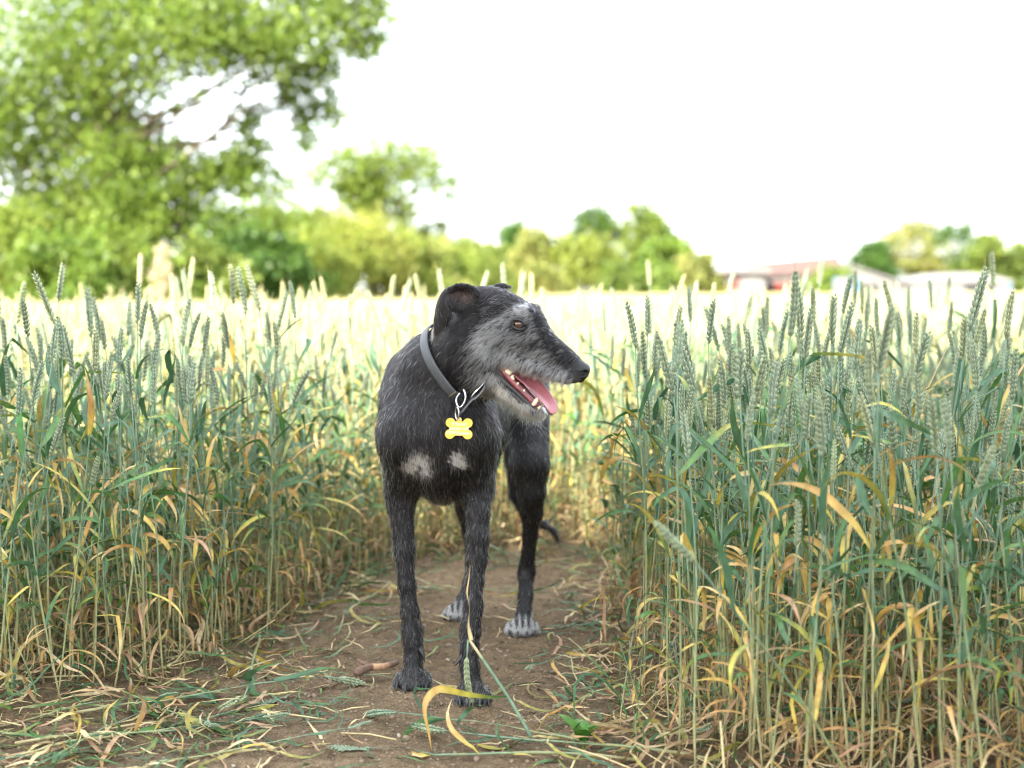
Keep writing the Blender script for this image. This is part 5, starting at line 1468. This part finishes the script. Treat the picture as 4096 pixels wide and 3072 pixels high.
for k_, (a, b, hz, lb) in enumerate(LIE):
    p0, p1 = GP(*a), GP(*b); vi = (k_ * 7 + 3) % NV
    d = p1 - p0; Lr = float(np.hypot(d[0], d[1])); s = Lr / (HV[vi] + .09)
    s3 = float(np.clip(s, .45, 1.25))
    o = place_plant(vi, (float(p0[0]), float(p0[1]), max(gz(p0[0], p0[1]), -.01) + .010), 0, 1.0, name="fallen_wheat_stalk")
    az = math.atan2(d[1], d[0]); el = math.atan2(hz, Lr)
    o.rotation_mode = 'QUATERNION'
    zax = Vector((math.cos(az) * math.cos(el), math.sin(az) * math.cos(el), math.sin(el)))
    q = zax.to_track_quat('Z', 'Y'); o.rotation_quaternion = q @ Matrix.Rotation(float(gl.uniform(0, 6.28)), 3, 'Z').to_quaternion()
    o.scale = (1.5 * min(1, s3 * 1.1), 1.5 * min(1, s3 * 1.1), s if s < 1.5 else 1.5)
    # leaves that would dive into the soil are pressed flat on it: own flattened copies of the meshes
    Mo = Matrix.LocRotScale(o.location, o.rotation_quaternion, o.scale); Mi = Mo.inverted()
    for c in list(o.children):
        me = c.data.copy(); n = len(me.vertices); co = np.empty(n * 3, np.float32); me.vertices.foreach_get("co", co); co = co.reshape(-1, 3)
        M4 = np.array(Mo); W = co @ M4[:3, :3].T + M4[:3, 3]
        gzv = ground_z(W[:, 0], W[:, 1]) + .003
        h = W[:, 2] - gzv
        W[:, 2] = gzv + np.where(h < 0, np.abs(h) * .06, np.minimum(h, .02 + (h - .02) * .38))
        M5 = np.array(Mi); co = W @ M5[:3, :3].T + M5[:3, 3]
        me.vertices.foreach_set("co", co.astype(np.float32).ravel()); me.update(); c.data = me
    tag(o, lb, "wheat stalk", "fallen wheat stalks on the path")

# the broken stalk in front of the paw
bs = empty("broken_wheat_stalk", tuple(GP(2135, 2965))); tag(bs, "snapped wheat stalk with a hanging ear and a dry yellow leaf before the paw", "wheat stalk")
bo = np.array(bs.location); YB_ = 2.66
rel = lambda px, py, Y: P(px, py, Y) - bo
mb = MB(); mb.tube(smooth_path([np.zeros(3), rel(2040, 2800, YB_), rel(1960, 2680, YB_ + .01), rel(1878, 2560, YB_ + .02)], 10), [.0034, .0034, .0033, .0032, .0031, .003, .003, .0029, .0028, .0026], 8, [C_STEM_HI * 1.1] * 8 + [STRAW] * 2); mb.build("stem", M_WHEAT, bs)
V, F, C = [], [], []
cl_ = smooth_path([rel(1885, 2560, YB_ + .018), rel(1874, 2500, YB_ + .02), rel(1878, 2430, YB_ + .02), rel(1868, 2370, YB_ + .02), rel(1876, 2310, YB_ + .02), rel(1880, 2225, YB_ + .02)], 20)
for i, c in enumerate(cl_):
    t = i / 19; w_ = .0085 * (.55 + .45 * math.sin(t * 9 + 1)) * (1 if t < .4 else max(.06, 1 - (t - .4) / .6)); an = .9 * math.sin(t * 6)
    sd = np.array([math.cos(an), math.sin(an), 0])
    for k in (-1, 0, 1): V.append(c + sd * w_ * .5 * k + np.array([0, -.0015 * abs(k), 0])); C.append((STRAW * (1 - t) + np.array([.55, .36, .20]) * t) * (1.1 if k == 0 else .9))
for i in range(19):
    for k in range(2): F.append((i * 3 + k, i * 3 + k + 1, i * 3 + k + 4, i * 3 + k + 3))
mb = MB(); mb.add(V, F, C); mb.build("dry_leaf", M_LEAF, bs)
mb = MB(); mb.tube([rel(1872, 2558, YB_ + .014), rel(1870, 2600, YB_ + .010), rel(1868, 2640, YB_ + .008)], .0018, 6, C_STEM_HI); mb.build("neck", M_WHEAT, bs)
ear_part(rel(1868, 2628, YB_ + .008), rel(1858, 2780, YB_ + .01) - rel(1868, 2628, YB_ + .008), .088, gl, 0, .8, .8).build("ear", M_WHEAT, bs)
V, F, C = [], [], []
cl_ = smooth_path([rel(2030, 2785, YB_), rel(1960, 2788, YB_ - .01), rel(1860, 2775, YB_ - .02), rel(1760, 2755, YB_ - .03), rel(1712, 2790, YB_ - .035), rel(1698, 2840, YB_ - .04), rel(1715, 2930, YB_ - .05), rel(1728, 3010, YB_ - .055)], 22)
for i, c in enumerate(cl_):
    t = i / 21; w_ = .014 * (.15 + .85 * min(1, t * 3.2)) * (1 if t < .5 else max(.05, 1 - ((t - .5) / .5) ** 1.5 * .92))
    tg = unit(cl_[min(i + 1, 21)] - cl_[max(i - 1, 0)]); sd = unit(np.cross(tg, (.15, .95, .3)))
    sd = unit(sd + np.array([0, -.5, 0]) * (t > .35)); ccx = np.array([np.interp(t, [0, .12, .3, .5, 1], [q[j] for q in (GREEN, GREEN, YEL * 1.1, ORG * 1.05, ORG * .7)]) for j in range(3)])
    for k in (-1, 0, 1): V.append(c + sd * w_ * .5 * k + np.array([0, -.0012 * abs(k), 0])); C.append(ccx * (1.1 if k == 0 else .95))
for i in range(21):
    for k in range(2): F.append((i * 3 + k, i * 3 + k + 1, i * 3 + k + 4, i * 3 + k + 3))
mb = MB(); mb.add(V, F, C); mb.build("leaf", M_LEAF, bs)["label"] = "orange drying leaf curling down"

# stick
st = empty("stick", tuple(GP(1500, 2700))); tag(st, "short peeled twig lying on the soil beside the fore paw", "stick")
so = np.array(st.location); q = [GP(*u_) - so + np.array([0, 0, .012]) for u_ in ((1425, 2712), (1480, 2690), (1530, 2688), (1590, 2670))]
mb = MB(); mb.tube(smooth_path(q, 12), [.0085, .0095, .009, .0085, .0086, .008, .0078, .008, .0072, .007, .0066, .006], 9, [(.16, .10, .07)] * 5 + [(.42, .26, .15)] * 4 + [(.17, .11, .08)] * 3)
mb.tube([q[1], q[1] + np.array([-.03, .02, .012])], [.005, .003], 7, (.16, .10, .07))
M_TWIG = leafy("twig", rough=.85, trans=0, var=.3, nscale=120, hue=0)
mb.build("twig", M_TWIG, st)
# small broad-leaved weed
wd = empty("weed", tuple(GP(2335, 2985))); tag(wd, "small bright green broad-leaved weed at the rim of the straw", "weed")
for k in range(5):
    an = k * 1.3 + .3; mb = leaf_part((0, 0, .01), an, 1.0, .055 + .01 * (k % 3), .030, 1.3, gl, [np.array([.05, .14, .02]), np.array([.07, .18, .025]), np.array([.06, .15, .02])], seg=8)
    mb.build("leaf", M_LEAF, wd)
mb = MB(); mb.tube([(0, 0, -.01), (0, 0, .03)], .003, 6, (.12, .22, .05)); mb.build("stem", M_WHEAT, wd)

# straw litter
def strip(g, L, W, cols_, n=7):
    V, F, C = [], [], []
    p = np.zeros(3); a = 0.; cur = g.normal(0, .16); w2 = g.uniform(0, 6.28)
    for i in range(n + 1):
        t = i / n; zz = .004 + .012 * abs(math.sin(t * 3.1 + w2)) * g.uniform(.4, 1.3)
        sd = np.array([-math.sin(a), math.cos(a), .5 * math.sin(w2 + t * 5)]); ww = W * max(.08, math.sin(math.pi * (.12 + .84 * t)))
        ci = np.array([np.interp(t, [0, .5, 1], [c[k] for c in cols_]) for k in range(3)])
        V += [np.array([p[0], p[1], zz]) - sd * ww / 2, np.array([p[0], p[1], zz]) + sd * ww / 2]; C += [ci, ci * .92]
        p = p + np.array([math.cos(a), math.sin(a), 0]) * L / n; a += cur + g.normal(0, .15)
    for i in range(n): F.append((2 * i, 2 * i + 1, 2 * i + 3, 2 * i + 2))
    mb = MB(); mb.add(V, F, C); return mb
PINK = np.array([.40, .26, .15])
pr_ = []
for i in range(16):
    c = [[BRN, PINK, BRN], [PINK, STRAW, PINK], [STRAW, STRAW * 1.1, PINK], [ORG * .8, BRN, BRN]][i % 4]
    pr_.append(("leaf", strip(gl, gl.uniform(.06, .17), gl.uniform(.003, .009), c), M_LEAF))
for i in range(4):
    mb = MB(); L = gl.uniform(.05, .14); mb.tube([(0, 0, .005), (L * .5, .004, .008), (L, 0, .005)], .0016, 5, STRAW); pr_.append(("stem", mb, M_WHEAT))
for i in range(8):
    c = [[GREEN, BLUEG, GREEN], [GREEN, YEL * .6, STRAW], [BLUEG, BLUEG, GREEN], [GREEN, GREEN, STRAW]][i % 4]
    pr_.append(("leaf", strip(gl, gl.uniform(.12, .26), gl.uniform(.0035, .0085), c, 9), M_LEAF))
lit_c = proto_collection("litter_proto", [joined("litter", [q]) for q in pr_])
X, Y = jitter_grid(-2.3, 2.4, 2.2, 5.6, .020, gl)
d = edge_dist(X, Y, PATH); ins = in_poly(X, Y, PATH)
pr = np.where(ins, np.clip(.42 * np.exp(-d / .05), .007, .6), .48)
lf = (X < -.25) & (Y < 3.35) & ins; pr = np.where(lf, np.maximum(pr, .40 * np.clip((-.26 - X) / .40, 0, 1) * (.4 + 1.2 * (vnoise(X * 6, Y * 6, 9) + .5))), pr)
pr = np.where(ins & (Y > 3.35), np.maximum(pr, .022), pr)
rg = (X > .10) & (Y < 2.95); pr = np.where(rg, np.maximum(pr, .60 * np.clip((X - .08 - .25 * (Y - 2.5)) / .22, 0, 1)), pr)
k = (gl.random(len(X)) < pr) & (np.abs(X) < .40 * Y + .2); X, Y, ins = X[k], Y[k], ins[k]; n = len(X)
idx = np.where(gl.random(n) < np.where(ins & (Y > 3.35), .6, np.where(X < 0, .52, .30)), gl.integers(20, 28, n), gl.integers(0, 20, n))
zz = ground_z(X, Y) + np.where(ins, .001, gl.uniform(0, .05, n) ** 1.2)
scatter("straw_litter", np.stack([X, Y, zz], 1), np.stack([gl.normal(0, np.where(ins, .10, .55), n), gl.normal(0, np.where(ins, .10, .55), n), gl.uniform(0, 6.28, n)], 1), gl.uniform(.6, 1.25, n), idx, lit_c,
        "brown dry wheat leaves and straw littering the soil under the stand", "straw")
# pebbles, flints and soil crumbs
M_STONE = leafy("stone", rough=.7, trans=0, var=.2, nscale=200, hue=0)
def pebble(g, flat, c):
    bm_ = bmesh.new(); bmesh.ops.create_icosphere(bm_, subdivisions=2, radius=1)
    V = []
    for v in bm_.verts:
        f = 1 + .35 * mnoise.noise(v.co * 1.3 + Vector((g.random() * 0 + flat * 9, 3, 1))); V.append((v.co.x * f, v.co.y * f * .75, v.co.z * f * flat))
    F = [tuple(v.index for v in f.verts) for f in bm_.faces]; bm_.free()
    mb = MB(); mb.add(V, F, c); return mb
sp = [("stone", pebble(gl, f, c), M_WHEAT) for f, c in ((.45, (.22, .18, .14)), (.3, (.27, .23, .18)), (.5, (.13, .125, .125)), (.35, (.32, .28, .22)), (.7, (.19, .135, .09)), (.6, (.16, .11, .072)), (.8, (.21, .15, .10)))]
def stone_mesh(q):
    me = q[1].mesh("stone", M_STONE, True); return me
peb_c = proto_collection("stone_proto", [stone_mesh(q) for q in sp])
n = 4200
X = gl.uniform(-1.6, 1.3, n * 3); Y = gl.uniform(2.2, 5.2, n * 3); k = in_poly(X, Y, PATH) & (np.abs(X) < .4 * Y); X, Y = X[k][:n], Y[k][:n]; n = len(X)
cl = gl.random(n) < .93
sc_ = np.where(cl, gl.uniform(.0015, .0050, n) * np.where(gl.random(n) < .06, 1.9, 1), gl.uniform(.0015, .0060, n) * np.where(gl.random(n) < .04, 1.8, 1))
scatter("soil_crumbs", np.stack([X, Y, ground_z(X, Y) + sc_ * .2], 1), np.stack([gl.normal(0, .3, n), gl.normal(0, .3, n), gl.uniform(0, 6.28, n)], 1), sc_, np.where(cl, gl.integers(4, 7, n), gl.integers(0, 4, n)), peb_c,
        "soil crumbs, pale chips and flints scattered on the path", "soil crumbs")
# pale seed plume over the field
dk = P(650, 1190, 17.0); dk[2] = 0
pl = empty("seed_plume", tuple(dk)); tag(pl, "tall cream seed plume of a dock rising from the wheat before the hedge", "plant")
mb = MB(); mb.tube([(0, 0, 0), (.02, 0, .6), (0, 0, 1.38)], [.008, .006, .003], 6, (.45, .36, .2)); mb.build("stem", M_WHEAT, pl)
V, F, C = [], [], []
VV, FF, CC = leaves([((0.02 * math.sin(i * 2.2) + (1 - i / 9) * .16 * math.cos(i * 2.4), .1 * math.sin(i * 2.4) * (1 - i / 9), .72 + .075 * i), (.075, .075, .055), 160) for i in range(9)], .035, (.52, .42, .27), (.62, .52, .36), gl)
o = obj("seed_head", mesh_from("seed_head", VV, FF, M_CROWN, False, CC), pl); o["kind"] = "stuff"
